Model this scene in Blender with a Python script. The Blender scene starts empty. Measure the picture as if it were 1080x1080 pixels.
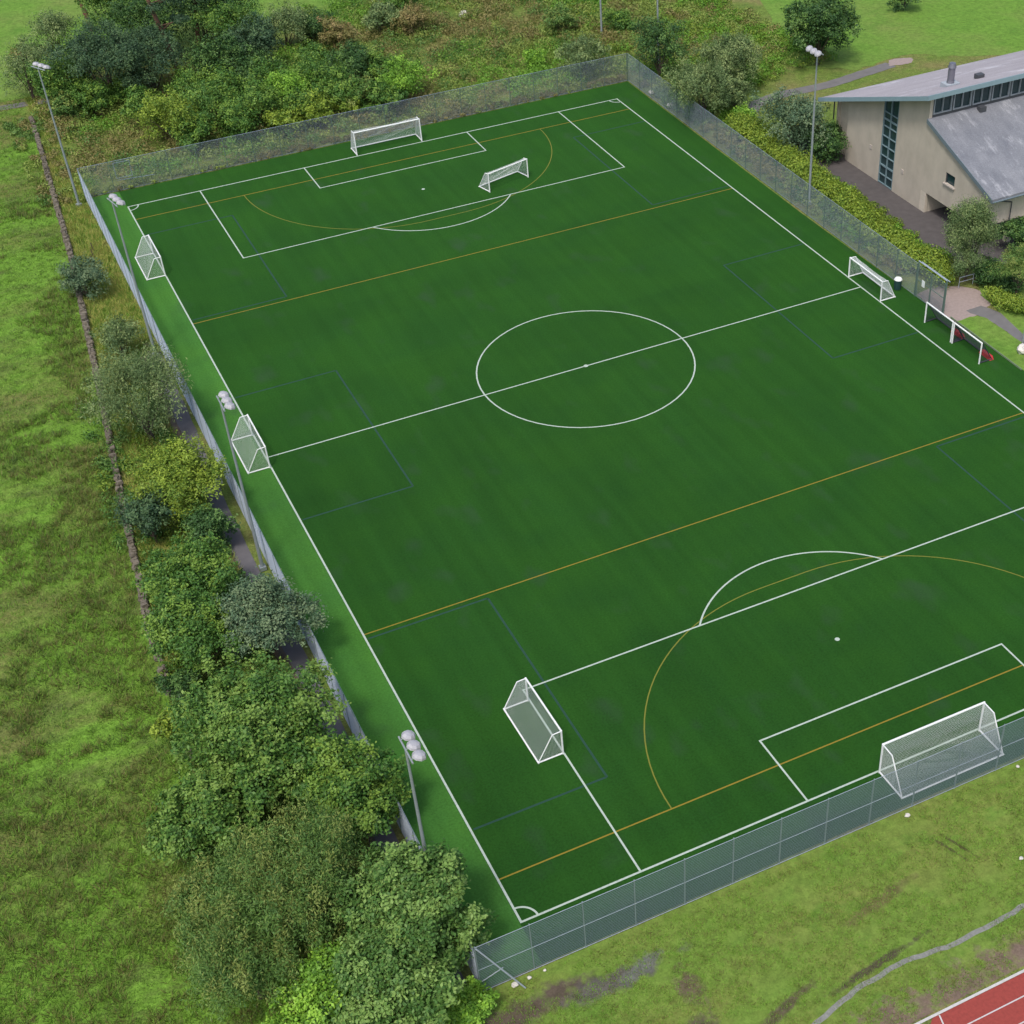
import bpy, math, random
import numpy as np
from mathutils import Vector, Matrix
random.seed(7); RNG = np.random.default_rng(11)
S = bpy.context.scene
C = S.collection

# ------------------------------------------------------------------ camera
CAM = Vector((-41.98, -95.65, 64.32)); YAW, PIT, ROL = -0.4599, 0.7248, -0.0255
F, PX, PY = 1518.725, 145.48, 108.81                      # in pixels of the 1080 px photograph
fwd = Vector((-math.sin(YAW)*math.cos(PIT), math.cos(YAW)*math.cos(PIT), -math.sin(PIT)))
rt0 = Vector((math.cos(YAW), math.sin(YAW), 0)); up0 = rt0.cross(fwd)
RT = math.cos(ROL)*rt0 + math.sin(ROL)*up0; UP = -math.sin(ROL)*rt0 + math.cos(ROL)*up0
cd = bpy.data.cameras.new('camera'); cam = bpy.data.objects.new('camera', cd); C.objects.link(cam)
M = Matrix((RT, UP, -fwd)).transposed().to_4x4(); M.translation = CAM
cam.matrix_world = M
cd.sensor_width = 36; cd.lens = F/1080*36; cd.shift_x = -PX/1080; cd.shift_y = PY/1080
cd.clip_start = 1; cd.clip_end = 3000
S.camera = cam
def at(px, py, z=0.0):
    d = fwd + RT*((px-540-PX)/F) - UP*((py-540-PY)/F)
    return CAM + d*((z-CAM.z)/d.z)
def ppm(p):                                               # pixels per metre at a point
    return F/((Vector(p)-CAM).dot(fwd))

# ------------------------------------------------------------------ light
SUN_EL, SUN_AZ = math.radians(60), math.radians(222)      # azimuth from +Y clockwise
W = bpy.data.worlds.new("World"); S.world = W; W.use_nodes = True
nt = W.node_tree; bg = nt.nodes['Background']
sky = nt.nodes.new('ShaderNodeTexSky'); sky.sky_type = 'NISHITA'; sky.sun_disc = False
sky.sun_elevation = SUN_EL; sky.sun_rotation = SUN_AZ; sky.air_density = 1.2; sky.dust_density = 4.0; sky.ozone_density = 1.0
nt.links.new(sky.outputs[0], bg.inputs[0]); bg.inputs[1].default_value = 0.135
sl = bpy.data.lights.new('sun', 'SUN'); sl.energy = 1.7; sl.angle = math.radians(9); sl.color = (1.0, 0.96, 0.9)
so = bpy.data.objects.new('sun', sl); C.objects.link(so); so.location = (0, 0, 100)
sd = Vector((math.sin(SUN_AZ)*math.cos(SUN_EL), math.cos(SUN_AZ)*math.cos(SUN_EL), math.sin(SUN_EL)))
so.rotation_euler = sd.to_track_quat('Z', 'Y').to_euler()
S.view_settings.view_transform = 'Standard'; S.view_settings.look = 'None'
S.view_settings.exposure = 0.3; S.view_settings.gamma = 1.0
S.render.engine = 'CYCLES'
S.cycles.max_bounces = 5; S.cycles.transparent_max_bounces = 8

# ------------------------------------------------------------------ materials
def newmat(name):
    m = bpy.data.materials.new(name); m.use_nodes = True
    return m, m.node_tree.nodes, m.node_tree.links, m.node_tree.nodes['Principled BSDF']
def plain(name, col, rough=0.6, metal=0.0, var=0.12, scale=3.0, bump=0.0):
    m, N, L, b = newmat(name)
    tc = N.new('ShaderNodeTexCoord'); no = N.new('ShaderNodeTexNoise'); no.inputs['Scale'].default_value = scale; no.inputs['Detail'].default_value = 6
    L.new(tc.outputs['Object'], no.inputs['Vector'])
    mx = N.new('ShaderNodeMix'); mx.data_type = 'RGBA'
    mx.inputs['A'].default_value = (*[c*(1-var) for c in col], 1); mx.inputs['B'].default_value = (*[min(1, c*(1+var)) for c in col], 1)
    L.new(no.outputs['Fac'], mx.inputs['Factor']); L.new(mx.outputs['Result'], b.inputs['Base Color'])
    b.inputs['Roughness'].default_value = rough; b.inputs['Metallic'].default_value = metal
    if bump:
        bp = N.new('ShaderNodeBump'); bp.inputs['Strength'].default_value = bump; L.new(no.outputs['Fac'], bp.inputs['Height']); L.new(bp.outputs[0], b.inputs['Normal'])
    return m
def ramp(N, stops):
    r = N.new('ShaderNodeValToRGB'); e = r.color_ramp.elements
    while len(e) < len(stops): e.new(0.5)
    for k, (p, c) in enumerate(stops): e[k].position = p; e[k].color = (*c, 1)
    return r
def noise(N, L, tc, scale, detail=4, stretch=(1, 1, 1), rough=0.55, off=(0, 0, 0), rot=0):
    mp = N.new('ShaderNodeMapping'); mp.inputs['Scale'].default_value = stretch; mp.inputs['Location'].default_value = off; mp.inputs['Rotation'].default_value = (0, 0, rot)
    L.new(tc.outputs['Object'], mp.inputs['Vector'])
    n = N.new('ShaderNodeTexNoise'); n.inputs['Scale'].default_value = scale; n.inputs['Detail'].default_value = detail; n.inputs['Roughness'].default_value = rough
    L.new(mp.outputs[0], n.inputs['Vector']); return n
def mixc(N, L, a, b, f, mode='MIX'):
    mx = N.new('ShaderNodeMix'); mx.data_type = 'RGBA'; mx.blend_type = mode
    for s, v in (('A', a), ('B', b), ('Factor', f)):
        if isinstance(v, (int, float)): mx.inputs[s].default_value = v
        elif isinstance(v, tuple): mx.inputs[s].default_value = (*v, 1)
        else: L.new(v, mx.inputs[s])
    return mx.outputs['Result']
def stretchf(N, L, sock, a, b):
    mr = N.new('ShaderNodeMapRange'); mr.inputs['From Min'].default_value = a; mr.inputs['From Max'].default_value = b
    L.new(sock, mr.inputs['Value']); return mr.outputs[0]

def grassmat(name, base, patch, patch2=None, lo=.42, hi=.62, s1=.12, fine=(0.55, 1.5), st=(1, 1, 1), rot=0.0, bump=0.6, fs=9.0, spots=()):
    """grass: two or three hues in patches, fine blade-scale value noise"""
    m, N, L, b = newmat(name); tc = N.new('ShaderNodeTexCoord')
    n1 = noise(N, L, tc, s1, 6, st, 0.62, rot=rot)
    c = mixc(N, L, base, patch, stretchf(N, L, n1.outputs['Fac'], lo, hi))
    if patch2:
        n2 = noise(N, L, tc, s1*2.7, 6, st, 0.65, (31, 7, 0), rot=rot)
        c = mixc(N, L, c, patch2, stretchf(N, L, n2.outputs['Fac'], .52, .68))
    if spots:                                             # worn places with ragged edges: (x, y, half-length, half-width, turn, colour)
        wn = noise(N, L, tc, .9, 6, (1, 1, 1), .7, (4, 4, 4)); so_ = N.new('ShaderNodeMath'); so_.operation = 'MULTIPLY_ADD'; so_.inputs[1].default_value = 3.2; so_.inputs[2].default_value = -1.6; L.new(wn.outputs['Fac'], so_.inputs[0])
        for (sx, sy, ra, rb, ro, col) in spots:
            mp = N.new('ShaderNodeMapping'); mp.vector_type = 'TEXTURE'; mp.inputs['Location'].default_value = (sx, sy, -.042); mp.inputs['Rotation'].default_value = (0, 0, ro); mp.inputs['Scale'].default_value = (ra, rb, 1)
            L.new(tc.outputs['Object'], mp.inputs['Vector']); ln = N.new('ShaderNodeVectorMath'); ln.operation = 'LENGTH'; L.new(mp.outputs[0], ln.inputs[0])
            ad = N.new('ShaderNodeMath'); ad.operation = 'ADD'; L.new(ln.outputs['Value'], ad.inputs[0]); L.new(so_.outputs[0], ad.inputs[1])
            c = mixc(N, L, c, col, stretchf(N, L, ad.outputs[0], 1.25, .55))
    n3 = noise(N, L, tc, fs, 4, (1, 1, 1), 0.7)
    r = ramp(N, [(0.3, (fine[0],)*3), (0.7, (fine[1],)*3)]); L.new(n3.outputs['Fac'], r.inputs[0])
    n4 = noise(N, L, tc, fs*0.22, 5, (1, 1, 1), 0.7, (9, 9, 9))
    r4 = ramp(N, [(0.3, (.72,)*3), (0.7, (1.22,)*3)]); L.new(n4.outputs['Fac'], r4.inputs[0])
    c = mixc(N, L, c, r.outputs[0], 1.0, 'MULTIPLY'); c = mixc(N, L, c, r4.outputs[0], 1.0, 'MULTIPLY')
    L.new(c, b.inputs['Base Color']); b.inputs['Roughness'].default_value = 0.9; b.inputs['Specular IOR Level'].default_value = 0.15
    bp = N.new('ShaderNodeBump'); bp.inputs['Strength'].default_value = bump; bp.inputs['Distance'].default_value = 0.12
    L.new(n4.outputs['Fac'], bp.inputs['Height']); L.new(bp.outputs[0], b.inputs['Normal'])
    return m
G_MEADOW = grassmat('meadow', (.125, .245, .030), (.135, .155, .042), (.09, .125, .032), st=(.55, 1.1, 1), rot=.25, s1=.11, lo=.46, hi=.6)
G_ROUGH = grassmat('rough_grass', (.12, .18, .034), (.175, .17, .06), (.10, .155, .032), s1=.16)
G_LAWN = grassmat('lawn', (.125, .245, .035), (.155, .225, .05), (.10, .21, .03), s1=.07, fine=(.8, 1.2), bump=.25)
G_BANK = grassmat('mown_bank', (.132, .212, .036), (.158, .200, .044), (.108, .200, .030), s1=.13, fine=(.82, 1.18), st=(1, 1.6, 1), rot=.0, bump=.3, spots=(
    (-29.2, -54.9, 3.6, .8, .05, (.095, .075, .055)), (-24.6, -55.3, 3.0, .7, .06, (.105, .10, .085)), (-23.0, -55.2, 1.3, .45, .3, (.13, .14, .12)), (-21.4, -57.4, .7, 1.3, .25, (.12, .10, .06)),
    (-21.8, -59.8, .8, .7, 0, (.10, .085, .055)), (-17.5, -60.9, 2.2, .3, .3, (.10, .09, .05)), (-11.8, -60.9, 3.4, .22, .12, (.075, .07, .04)), (-9.6, -57.6, 2.6, .35, .2, (.13, .13, .045)), (-4.0, -56.3, .10, 1.2, .35, (.08, .085, .03)), (-3.4, -56.3, .10, 1.2, .35, (.08, .085, .03)),
    (6, -64.5, 26, 1.9, .03, (.17, .125, .095)), (-17.0, -65.2, 9, 1.7, .05, (.17, .125, .095)), (-2.6, -62.9, .8, .5, 0, (.17, .12, .10))))

def leafmat(name, cols, trans=0.18, gain=1.0):
    """leaf: hue differs per leaf and per bough"""
    m, N, L, b = newmat(name)
    g = N.new('ShaderNodeNewGeometry'); tc = N.new('ShaderNodeTexCoord')
    oi = N.new('ShaderNodeObjectInfo')
    no = noise(N, L, tc, .55, 2)
    ad = N.new('ShaderNodeMath'); ad.operation = 'MULTIPLY_ADD'; ad.inputs[1].default_value = .45
    L.new(g.outputs['Random Per Island'], ad.inputs[0])
    sc = N.new('ShaderNodeMath'); sc.operation = 'MULTIPLY'; sc.inputs[1].default_value = .6; L.new(no.outputs['Fac'], sc.inputs[0])
    L.new(sc.outputs[0], ad.inputs[2])
    cols = [tuple(min(.55, v*g_*gain) for v, g_ in zip(c, (1.92, 1.74, 1.5))) for c in cols]
    n = len(cols); r = ramp(N, [(.12+.76*i/(n-1), c) for i, c in enumerate(cols)]); L.new(ad.outputs[0], r.inputs[0])
    L.new(r.outputs[0], b.inputs['Base Color']); b.inputs['Roughness'].default_value = .55; b.inputs['Specular IOR Level'].default_value = .3
    tr = N.new('ShaderNodeBsdfTranslucent'); L.new(r.outputs[0], tr.inputs[0])
    ms = N.new('ShaderNodeMixShader'); ms.inputs[0].default_value = trans
    L.new(b.outputs[0], ms.inputs[1]); L.new(tr.outputs[0], ms.inputs[2])
    L.new(ms.outputs[0], N['Material Output'].inputs[0])
    return m
LM = {
 'sycamore': leafmat('leaf_sycamore', [(.016, .045, .014), (.030, .085, .018), (.055, .125, .024), (.11, .19, .045)]),
 'dark': leafmat('leaf_dark', [(.013, .038, .014), (.022, .062, .019), (.038, .090, .024)]),
 'conifer': leafmat('leaf_conifer', [(.014, .036, .022), (.024, .058, .032), (.040, .084, .040)]),
 'yellow': leafmat('leaf_yellow', [(.026, .070, .012), (.060, .120, .017), (.105, .165, .022), (.145, .20, .03)]),
 'mixed': leafmat('leaf_mixed', [(.018, .055, .014), (.036, .10, .020), (.075, .145, .024)]),
 'willow': leafmat('leaf_willow', [(.028, .062, .026), (.060, .108, .044), (.10, .155, .066)]),
 'blue': leafmat('leaf_blue', [(.022, .055, .032), (.045, .090, .055), (.085, .14, .085)]),
 'olive': leafmat('leaf_olive', [(.020, .052, .016), (.042, .094, .024), (.080, .135, .034)], gain=1.3),
 'pale': leafmat('leaf_pale', [(.018, .060, .016), (.042, .105, .024), (.085, .155, .045)]),
 'bright': leafmat('leaf_bright', [(.035, .10, .014), (.07, .17, .020), (.11, .23, .03)]),
 'brown': leafmat('leaf_brown', [(.052, .064, .022), (.088, .092, .034), (.125, .118, .052)], gain=1.25),
 'scrub': leafmat('leaf_scrub', [(.050, .090, .022), (.085, .130, .030), (.125, .165, .045)], gain=1.35),
}
LIT = {}  # brighter copies of the leaf colours, painting sunlit clumps into crowns and hedges
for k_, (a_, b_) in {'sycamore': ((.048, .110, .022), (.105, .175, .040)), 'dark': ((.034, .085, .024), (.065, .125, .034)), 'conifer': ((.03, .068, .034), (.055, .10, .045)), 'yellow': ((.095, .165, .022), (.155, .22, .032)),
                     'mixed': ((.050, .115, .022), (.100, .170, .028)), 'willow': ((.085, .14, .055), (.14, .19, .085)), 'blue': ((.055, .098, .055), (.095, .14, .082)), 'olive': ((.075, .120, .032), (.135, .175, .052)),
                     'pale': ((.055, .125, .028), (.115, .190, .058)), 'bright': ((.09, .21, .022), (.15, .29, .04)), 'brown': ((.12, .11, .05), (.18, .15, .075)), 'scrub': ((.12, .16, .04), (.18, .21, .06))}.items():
    LIT[k_] = leafmat('lit_leaf_'+k_, [a_, b_], gain=1.15)
BARK = plain('bark', (.085, .065, .05), .9, bump=.5); BARKR = plain('pine_bark', (.16, .085, .055), .9, bump=.5)
WHITE = plain('white_paint', (.78, .80, .80), .4, var=.05)
STEEL = plain('galvanised_steel', (.30, .34, .36), .5, .3)
LAMPW = plain('lamp_housing', (.40, .40, .43), .5, .1, var=.25, scale=2)
GLASSM = plain('lamp_glass', (.25, .27, .3), .1)
WIRE = plain('fence_wire', (.23, .29, .33), .5, .2); WIREN = plain('near_fence_wire', (.27, .33, .42), .5, .2)
POSTN = plain('near_fence_post', (.19, .25, .26), .5, .1)
WIREL = plain('galvanised_wire', (.44, .50, .58), .45, .35)
POSTM = plain('fence_post', (.11, .17, .15), .5, .1)
NET = plain('net_twine', (.62, .66, .66), .8)
NETD = plain('dark_net_twine', (.03, .035, .045), .8)
RED = plain('red_vinyl', (.50, .03, .035), .4)
STONE = plain('field_stone', (.15, .13, .10), .9, var=.5, scale=2.0, bump=.4)
PALE = plain('pale_stone', (.60, .57, .52), .8, var=.15)
PAVE = plain('paving', (.30, .24, .22), .9, var=.25, scale=4)
TARMAC = plain('tarmac', (.12, .115, .125), .95, var=.25, scale=1.5)
PATHG = plain('worn_tarmac', (.15, .145, .145), .95, var=.25, scale=1.2)
EARTH = plain('bare_earth', (.11, .085, .065), .95, var=.5, scale=1.2)

# ------------------------------------------------------------------ mesh helpers
def link(name, verts, faces, mat, parent=None, smooth=False, mats=None, midx=None):
    me = bpy.data.meshes.new(name); me.from_pydata([tuple(v) for v in verts], [], faces)
    for m_ in (mats or [mat]): me.materials.append(m_)
    if midx is not None: me.polygons.foreach_set('material_index', midx)
    if smooth: me.polygons.foreach_set('use_smooth', [True]*len(me.polygons))
    me.update(); o = bpy.data.objects.new(name, me); C.objects.link(o)
    if parent: o.parent = parent
    return o
class MB:
    def __init__(s): s.v = []; s.f = []
    def box(s, c, d, rz=0, taper=1.0, jit=0):
        n = len(s.v); cz, sz = math.cos(rz), math.sin(rz)
        for k in (-1, 1):
            t = 1 if k < 0 else taper
            for i, j in ((-1, -1), (1, -1), (1, 1), (-1, 1)):
                x, y = i*d[0]/2*t, j*d[1]/2*t
                s.v.append((c[0]+x*cz-y*sz+random.uniform(-jit, jit), c[1]+x*sz+y*cz+random.uniform(-jit, jit), c[2]+k*d[2]/2+random.uniform(-jit, jit)))
        for q in ((3, 2, 1, 0), (4, 5, 6, 7), (0, 1, 5, 4), (1, 2, 6, 5), (2, 3, 7, 6), (3, 0, 4, 7)): s.f.append(tuple(n+a for a in q))
        return s
    def bar(s, a, b, r, n=8, r2=None, cap=True):
        a, b = Vector(a), Vector(b); d = (b-a)
        if d.length < 1e-6: return s
        d.normalize(); u = d.cross(Vector((0, 0, 1)) if abs(d.z) < .9 else Vector((1, 0, 0))).normalized(); w = d.cross(u)
        r2 = r if r2 is None else r2; k = len(s.v)
        for p, rr in ((a, r), (b, r2)):
            for i in range(n):
                t = 2*math.pi*i/n; s.v.append(tuple(p+u*rr*math.cos(t)+w*rr*math.sin(t)))
        for i in range(n):
            j = (i+1) % n; s.f.append((k+i, k+n+i, k+n+j, k+j))
        if cap: s.f.append(tuple(k+i for i in range(n))); s.f.append(tuple(k+n+n-1-i for i in range(n)))
        return s
    def path(s, pts, radii, n=8):
        for i in range(len(pts)-1): s.bar(pts[i], pts[i+1], radii[i], n, radii[i+1])
        return s
    def poly(s, pts):
        n = len(s.v); s.v += [tuple(p) for p in pts]; s.f.append(tuple(range(n, n+len(pts)))); return s
    def prism(s, pts, ext):                                # extrude a planar polygon by a vector
        n = len(pts); k = len(s.v); e = Vector(ext)
        s.v += [tuple(p) for p in pts] + [tuple(Vector(p)+e) for p in pts]
        s.f.append(tuple(k+i for i in reversed(range(n)))); s.f.append(tuple(k+n+i for i in range(n)))
        for i in range(n): j = (i+1) % n; s.f.append((k+i, k+j, k+n+j, k+n+i))
        return s
    def build(s, name, mat, parent=None, smooth=False): return link(name, s.v, s.f, mat, parent, smooth)
def empty(name, loc=(0, 0, 0), rz=0.0):
    o = bpy.data.objects.new(name, None); C.objects.link(o); o.location = loc; o.rotation_euler = (0, 0, rz); o.empty_display_size = .3
    return o
def tag(o, label=None, cat=None, group=None, kind=None):
    if label: o['label'] = label
    if cat: o['category'] = cat
    if group: o['group'] = group
    if kind: o['kind'] = kind
    return o
def copy_tree(o, parent=None):
    c = o.copy(); C.objects.link(c)
    if parent: c.parent = parent
    for ch in [x for x in bpy.data.objects if x.parent == o]: copy_tree(ch, c)
    return c
def sheet(name, pts, z, mat, kind='structure', sub=None):
    o = link(name, [(p[0], p[1], z) for p in pts], [tuple(range(len(pts)))], mat); tag(o, kind=kind); return o
def ribbon(pts, w, z):
    v = []; f = []
    for i, p in enumerate(pts):
        a = Vector(pts[max(0, i-1)][:2]); b = Vector(pts[min(len(pts)-1, i+1)][:2]); d = (b-a).normalized(); n = Vector((-d.y, d.x))
        ww = w[i] if isinstance(w, (list, tuple)) else w
        v += [(p[0]+n.x*ww/2, p[1]+n.y*ww/2, z), (p[0]-n.x*ww/2, p[1]-n.y*ww/2, z)]
        if i: f.append((2*i-2, 2*i-1, 2*i+1, 2*i))
    return v, f
def smoothline(pts, n=6, jit=0.0):
    out = []; P = [Vector((p[0], p[1])) for p in pts]
    for i in range(len(P)-1):
        p0 = P[max(0, i-1)]; p1 = P[i]; p2 = P[i+1]; p3 = P[min(len(P)-1, i+2)]
        for k in range(n):
            t = k/n; q = .5*((2*p1)+(p2-p0)*t+(2*p0-5*p1+4*p2-p3)*t*t+(3*p1-p0-3*p2+p3)*t**3)
            out.append((q.x+random.uniform(-jit, jit), q.y+random.uniform(-jit, jit)))
    out.append((P[-1].x, P[-1].y)); return out
def patch(name, pts, z, mat, jit=.25):                     # irregular-edged ground patch
    return sheet(name, smoothline(list(pts)+[pts[0]], 8, jit)[:-1], z, mat)

# ------------------------------------------------------------------ ground sheets
sheet('ground', [(-700, -600), (900, -600), (900, 900), (-700, 900)], -.06, G_ROUGH)
sheet('meadow', [(-300, -200), (-43.5, -200), (-41.6, -60), (-40.2, -16), (-38.5, 0), (-36.8, 18), (-34.6, 42), (-32.5, 75), (-31.5, 81.5), (-29, 81.5), (-300, 83)], -.045, G_MEADOW)
patch('pasture', [(-300, 84), (-36, 84), (-31, 87), (-24, 96), (-14, 93), (2, 93), (14, 96), (30, 104), (60, 130), (60, 400), (-300, 400)], -.042, G_LAWN, .5)
patch('lawn', [(51, 47), (56, 43.5), (64, 44), (74, 38), (120, 22), (200, 60), (200, 200), (60, 140), (58, 70), (49, 58)], -.042, G_LAWN, .4)
sheet('mown_bank', [(-31.5, -52.75), (60, -52.95), (60, -62.5), (-4, -64.6), (-34, -65), (-60, -90), (-38, -60)], -.042, G_BANK)

# synthetic turf
def turfmat(name, c0, c1):
    m, N, L, b = newmat(name); tc = N.new('ShaderNodeTexCoord')
    n1 = noise(N, L, tc, .06, 5, (1, 1, 1), .6); c = mixc(N, L, c0, c1, stretchf(N, L, n1.outputs['Fac'], .35, .65))
    n2 = noise(N, L, tc, 1.1, 3, (1.0, .035, 1), .5)       # brushing marks along the pitch
    r = ramp(N, [(.33, (.91,)*3), (.67, (1.09,)*3)]); L.new(n2.outputs['Fac'], r.inputs[0]); c = mixc(N, L, c, r.outputs[0], 1., 'MULTIPLY')
    n5 = noise(N, L, tc, .35, 3, (.5, .5, 1), .6, (3, 50, 0))
    r5 = ramp(N, [(.32, (.88, .91, 1.03)), (.65, (1.09, 1.07, .98))]); L.new(n5.outputs['Fac'], r5.inputs[0]); c = mixc(N, L, c, r5.outputs[0], 1., 'MULTIPLY')
    n3 = noise(N, L, tc, 7, 3, (1, 1, 1), .8); r3 = ramp(N, [(.3, (.72,)*3), (.7, (1.28,)*3)]); L.new(n3.outputs['Fac'], r3.inputs[0])
    c = mixc(N, L, c, r3.outputs[0], 1., 'MULTIPLY')
    n6 = noise(N, L, tc, .22, 2, (1.6, 1, 1), .5, (77, 3, 0))  # dark rubber-crumb scuffs
    c = mixc(N, L, c, (.030, .052, .034), stretchf(N, L, n6.outputs['Fac'], .60, 1.0))
    sx_ = N.new('ShaderNodeSeparateXYZ'); L.new(tc.outputs['Object'], sx_.inputs[0])      # rolls of turf laid side by side, seams just showing
    ml = N.new('ShaderNodeMath'); ml.operation = 'MULTIPLY'; ml.inputs[1].default_value = .25; L.new(sx_.outputs[1], ml.inputs[0])
    fl = N.new('ShaderNodeMath'); fl.operation = 'FLOOR'; L.new(ml.outputs[0], fl.inputs[0])
    wn_ = N.new('ShaderNodeTexWhiteNoise'); wn_.noise_dimensions = '1D'; L.new(fl.outputs[0], wn_.inputs['W'])
    rr_ = ramp(N, [(0, (.965,)*3), (1, (1.035,)*3)]); L.new(wn_.outputs['Value'], rr_.inputs[0]); c = mixc(N, L, c, rr_.outputs[0], 1., 'MULTIPLY')
    L.new(c, b.inputs['Base Color']); b.inputs['Roughness'].default_value = .95; b.inputs['Specular IOR Level'].default_value = .08
    b.inputs['Sheen Weight'].default_value = .09; b.inputs['Sheen Roughness'].default_value = .6; b.inputs['Sheen Tint'].default_value = (.30, 1.0, .16, 1)
    return m
TURF = turfmat('turf', (.0135, .057, .0080), (.0162, .066, .0090))
TURFL = turfmat('turf_light', (.042, .135, .022), (.050, .152, .026))
sheet('turf_pitch', [(-27.55, -52.6), (30.9, -52.6), (31.4, -16.5), (30.75, -4), (30.55, 15), (30.8, 53.6), (-27.55, 53.6)], 0, TURF)
sheet('turf_margin', [(-30.95, -52.6), (-27.55, -52.6), (-27.55, 53.6), (-30.75, 53.6)], 0, TURFL)

# painted pitch markings
def paintmat(name, col, wear=.5):
    m, N, L, b = newmat(name); tc = N.new('ShaderNodeTexCoord'); n = noise(N, L, tc, 3, 5, (1, 1, 1), .8)
    L.new(mixc(N, L, tuple(.75*c+.25*t for c, t in zip(col, (.03, .1, .02))), col, stretchf(N, L, n.outputs['Fac'], .3, .55)), b.inputs['Base Color']); b.inputs['Roughness'].default_value = .9
    return m
HL, HW = 49.6, 27.46
class Marks:
    def __init__(s): s.v = []; s.f = []
    def seg(s, pts, w=.12, z=.006):
        v, f = ribbon(pts, w, z); n = len(s.v); s.v += v; s.f += [tuple(n+i for i in q) for q in f]
    def arc(s, cx, cy, r, a0, a1, w=.12, z=.006, n=64):
        s.seg([(cx+r*math.cos(a0+(a1-a0)*i/n), cy+r*math.sin(a0+(a1-a0)*i/n)) for i in range(n+1)], w, z)
    def dot(s, x, y, r=.15, z=.014): n = len(s.v); s.v += [(x+r*math.cos(i*math.pi/6), y+r*math.sin(i*math.pi/6), z) for i in range(12)]; s.f.append(tuple(range(n, n+12)))
wm = Marks(); e = .06
for sx in (-1, 1): wm.seg([(sx*HW, -HL-e), (sx*HW, HL+e)], .13)
wm2 = Marks()
Z1, Z2 = .010, .014
for sy in (-1, 1):
    wm.seg([(-HW+e, sy*HL), (HW-e, sy*HL)], .13, Z1)
    for b, d in ((20.16, 16.5), (9.16, 5.5)):
        for sx in (-1, 1): wm.seg([(sx*b, sy*HL), (sx*b, sy*(HL-d))], .12, Z2)
        wm.seg([(-b-e, sy*(HL-d)), (b+e, sy*(HL-d))], .12, Z1)
    a = math.acos(5.5/9.15); c0 = -sy*math.pi/2
    wm.arc(0, sy*(HL-11), 9.15, c0-a, c0+a, .12, Z2)
    wm.dot(0, sy*(HL-11), .17)
    for sx in (-1, 1):
        q = math.atan2(-sy, -sx); wm.arc(sx*HW, sy*HL, 1.0, q-math.pi/4, q+math.pi/4, .12, .018, 12)
wm.seg([(-HW, 0), (HW, 0)], .12, Z1); wm.arc(0, 0, 9.15, 0, 2*math.pi, .12, Z2); wm.dot(0, 0, .2, .018)
o = link('white_pitch_markings', wm.v, wm.f, paintmat('white_line', (.42, .50, .43))); tag(o, kind='structure')
ym = Marks(); ym2 = Marks()
for y in (-46.35, -23.2, 23.2, 46.35): ym.seg([(-HW+.07, y), (HW-.07, y)], .10, .004)
for sy in (-1, 1):
    pts = []
    for i in range(25): t = math.pi/2*i/24; pts.append((1.83+14.63*math.cos(t), sy*(46.35-14.63*math.sin(t))))
    pts += [(-x, y) for x, y in reversed(pts)]
    ym2.seg(pts, .085, .002)
o = link('yellow_pitch_markings', ym.v, ym.f, paintmat('yellow_line', (.23, .165, .012))); tag(o, kind='structure')
o = link('yellow_arc_markings', ym2.v, ym2.f, paintmat('dull_yellow_line', (.16, .165, .016))); tag(o, kind='structure')
bm_ = Marks()
for cy in (-33.0, .3, 33.2):
    for sx in (-1, 1):
        bm_.seg([(sx*27.3, cy-9.3), (sx*18.75, cy-9.3), (sx*18.7, cy-9.3), (sx*18.7, cy+9.3), (sx*18.75, cy+9.3), (sx*27.3, cy+9.3)], .15, .0015)
o = link('blue_pitch_markings', bm_.v, bm_.f, plain('blue_line', (.010, .052, .032), .9, var=.3)); tag(o, kind='structure')

# paths and other surfaces
def road(name, pts, w, z, mat, n=6, jit=.06):
    q = smoothline(pts, n, jit); v, f = ribbon(q, w, z); o = link(name, v, f, mat); tag(o, kind='structure'); return o
road('maintenance_path', [(-31.6, 22), (-31.8, 8), (-32.1, 0), (-32.3, -10), (-32.0, -25), (-31.9, -36), (-32.2, -54)], 1.15, -.026, TARMAC)
road('path_edge_soil', [(-32.3, 20), (-32.5, 8), (-32.7, 0), (-32.9, -10), (-32.6, -25), (-32.5, -36), (-32.8, -54)], 1.6, -.032, EARTH, 8, .18)
road('footpath', [(-60, 83.3), (-34.8, 82.6), (-29.5, 82.0)], 1.4, -.03, PATHG)
road('trackside_path', [(-30, -65.5), (-22, -63.9), (-16.7, -62.45), (-13.8, -61.75), (-10.5, -61.5), (-7.5, -61.75), (-3.5, -61.6), (0, -61.3), (10, -61.5), (60, -61.5)], [.30]*200, -.028, plain('gritty_path', (.20, .205, .19), .95, var=.5, scale=5))
road('access_road', [(36.3, 26), (36.8, 33), (39.2, 39.5), (43.8, 41.4), (49.9, 41.2), (55.5, 42.0), (60.0, 42.7)], 1.7, -.03, PATHG)
patch('paved_pad', [(59.5, 42.4), (62.2, 41.9), (63.2, 43.3), (60.8, 43.9)], -.026, PAVE, .1)
patch('building_apron', [(37.6, 27), (37.4, 12), (37.2, 3.5), (37.6, -1), (43, -3), (70, -3), (70, 30), (41, 30), (38, 30)], -.028, plain('apron_tarmac', (.082, .074, .074), .95, var=.3, scale=1.5), .05)
patch('gate_paving', [(31.0, -3.6), (33.5, -3.2), (36, -5.0), (36.6, -7.4), (34.6, -8.6), (31.2, -9.2)], -.026, PAVE, .1)
road('side_path', [(34.0, -8.0), (34.8, -10.5), (34.9, -14.0), (34.9, -20), (35, -40)], 1.7, -.024, PATHG)
patch('side_lawn', [(31.35, -9.1), (33.6, -9.3), (34.0, -12), (33.9, -22), (31.5, -40)], -.022, G_LAWN, .05)
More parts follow.
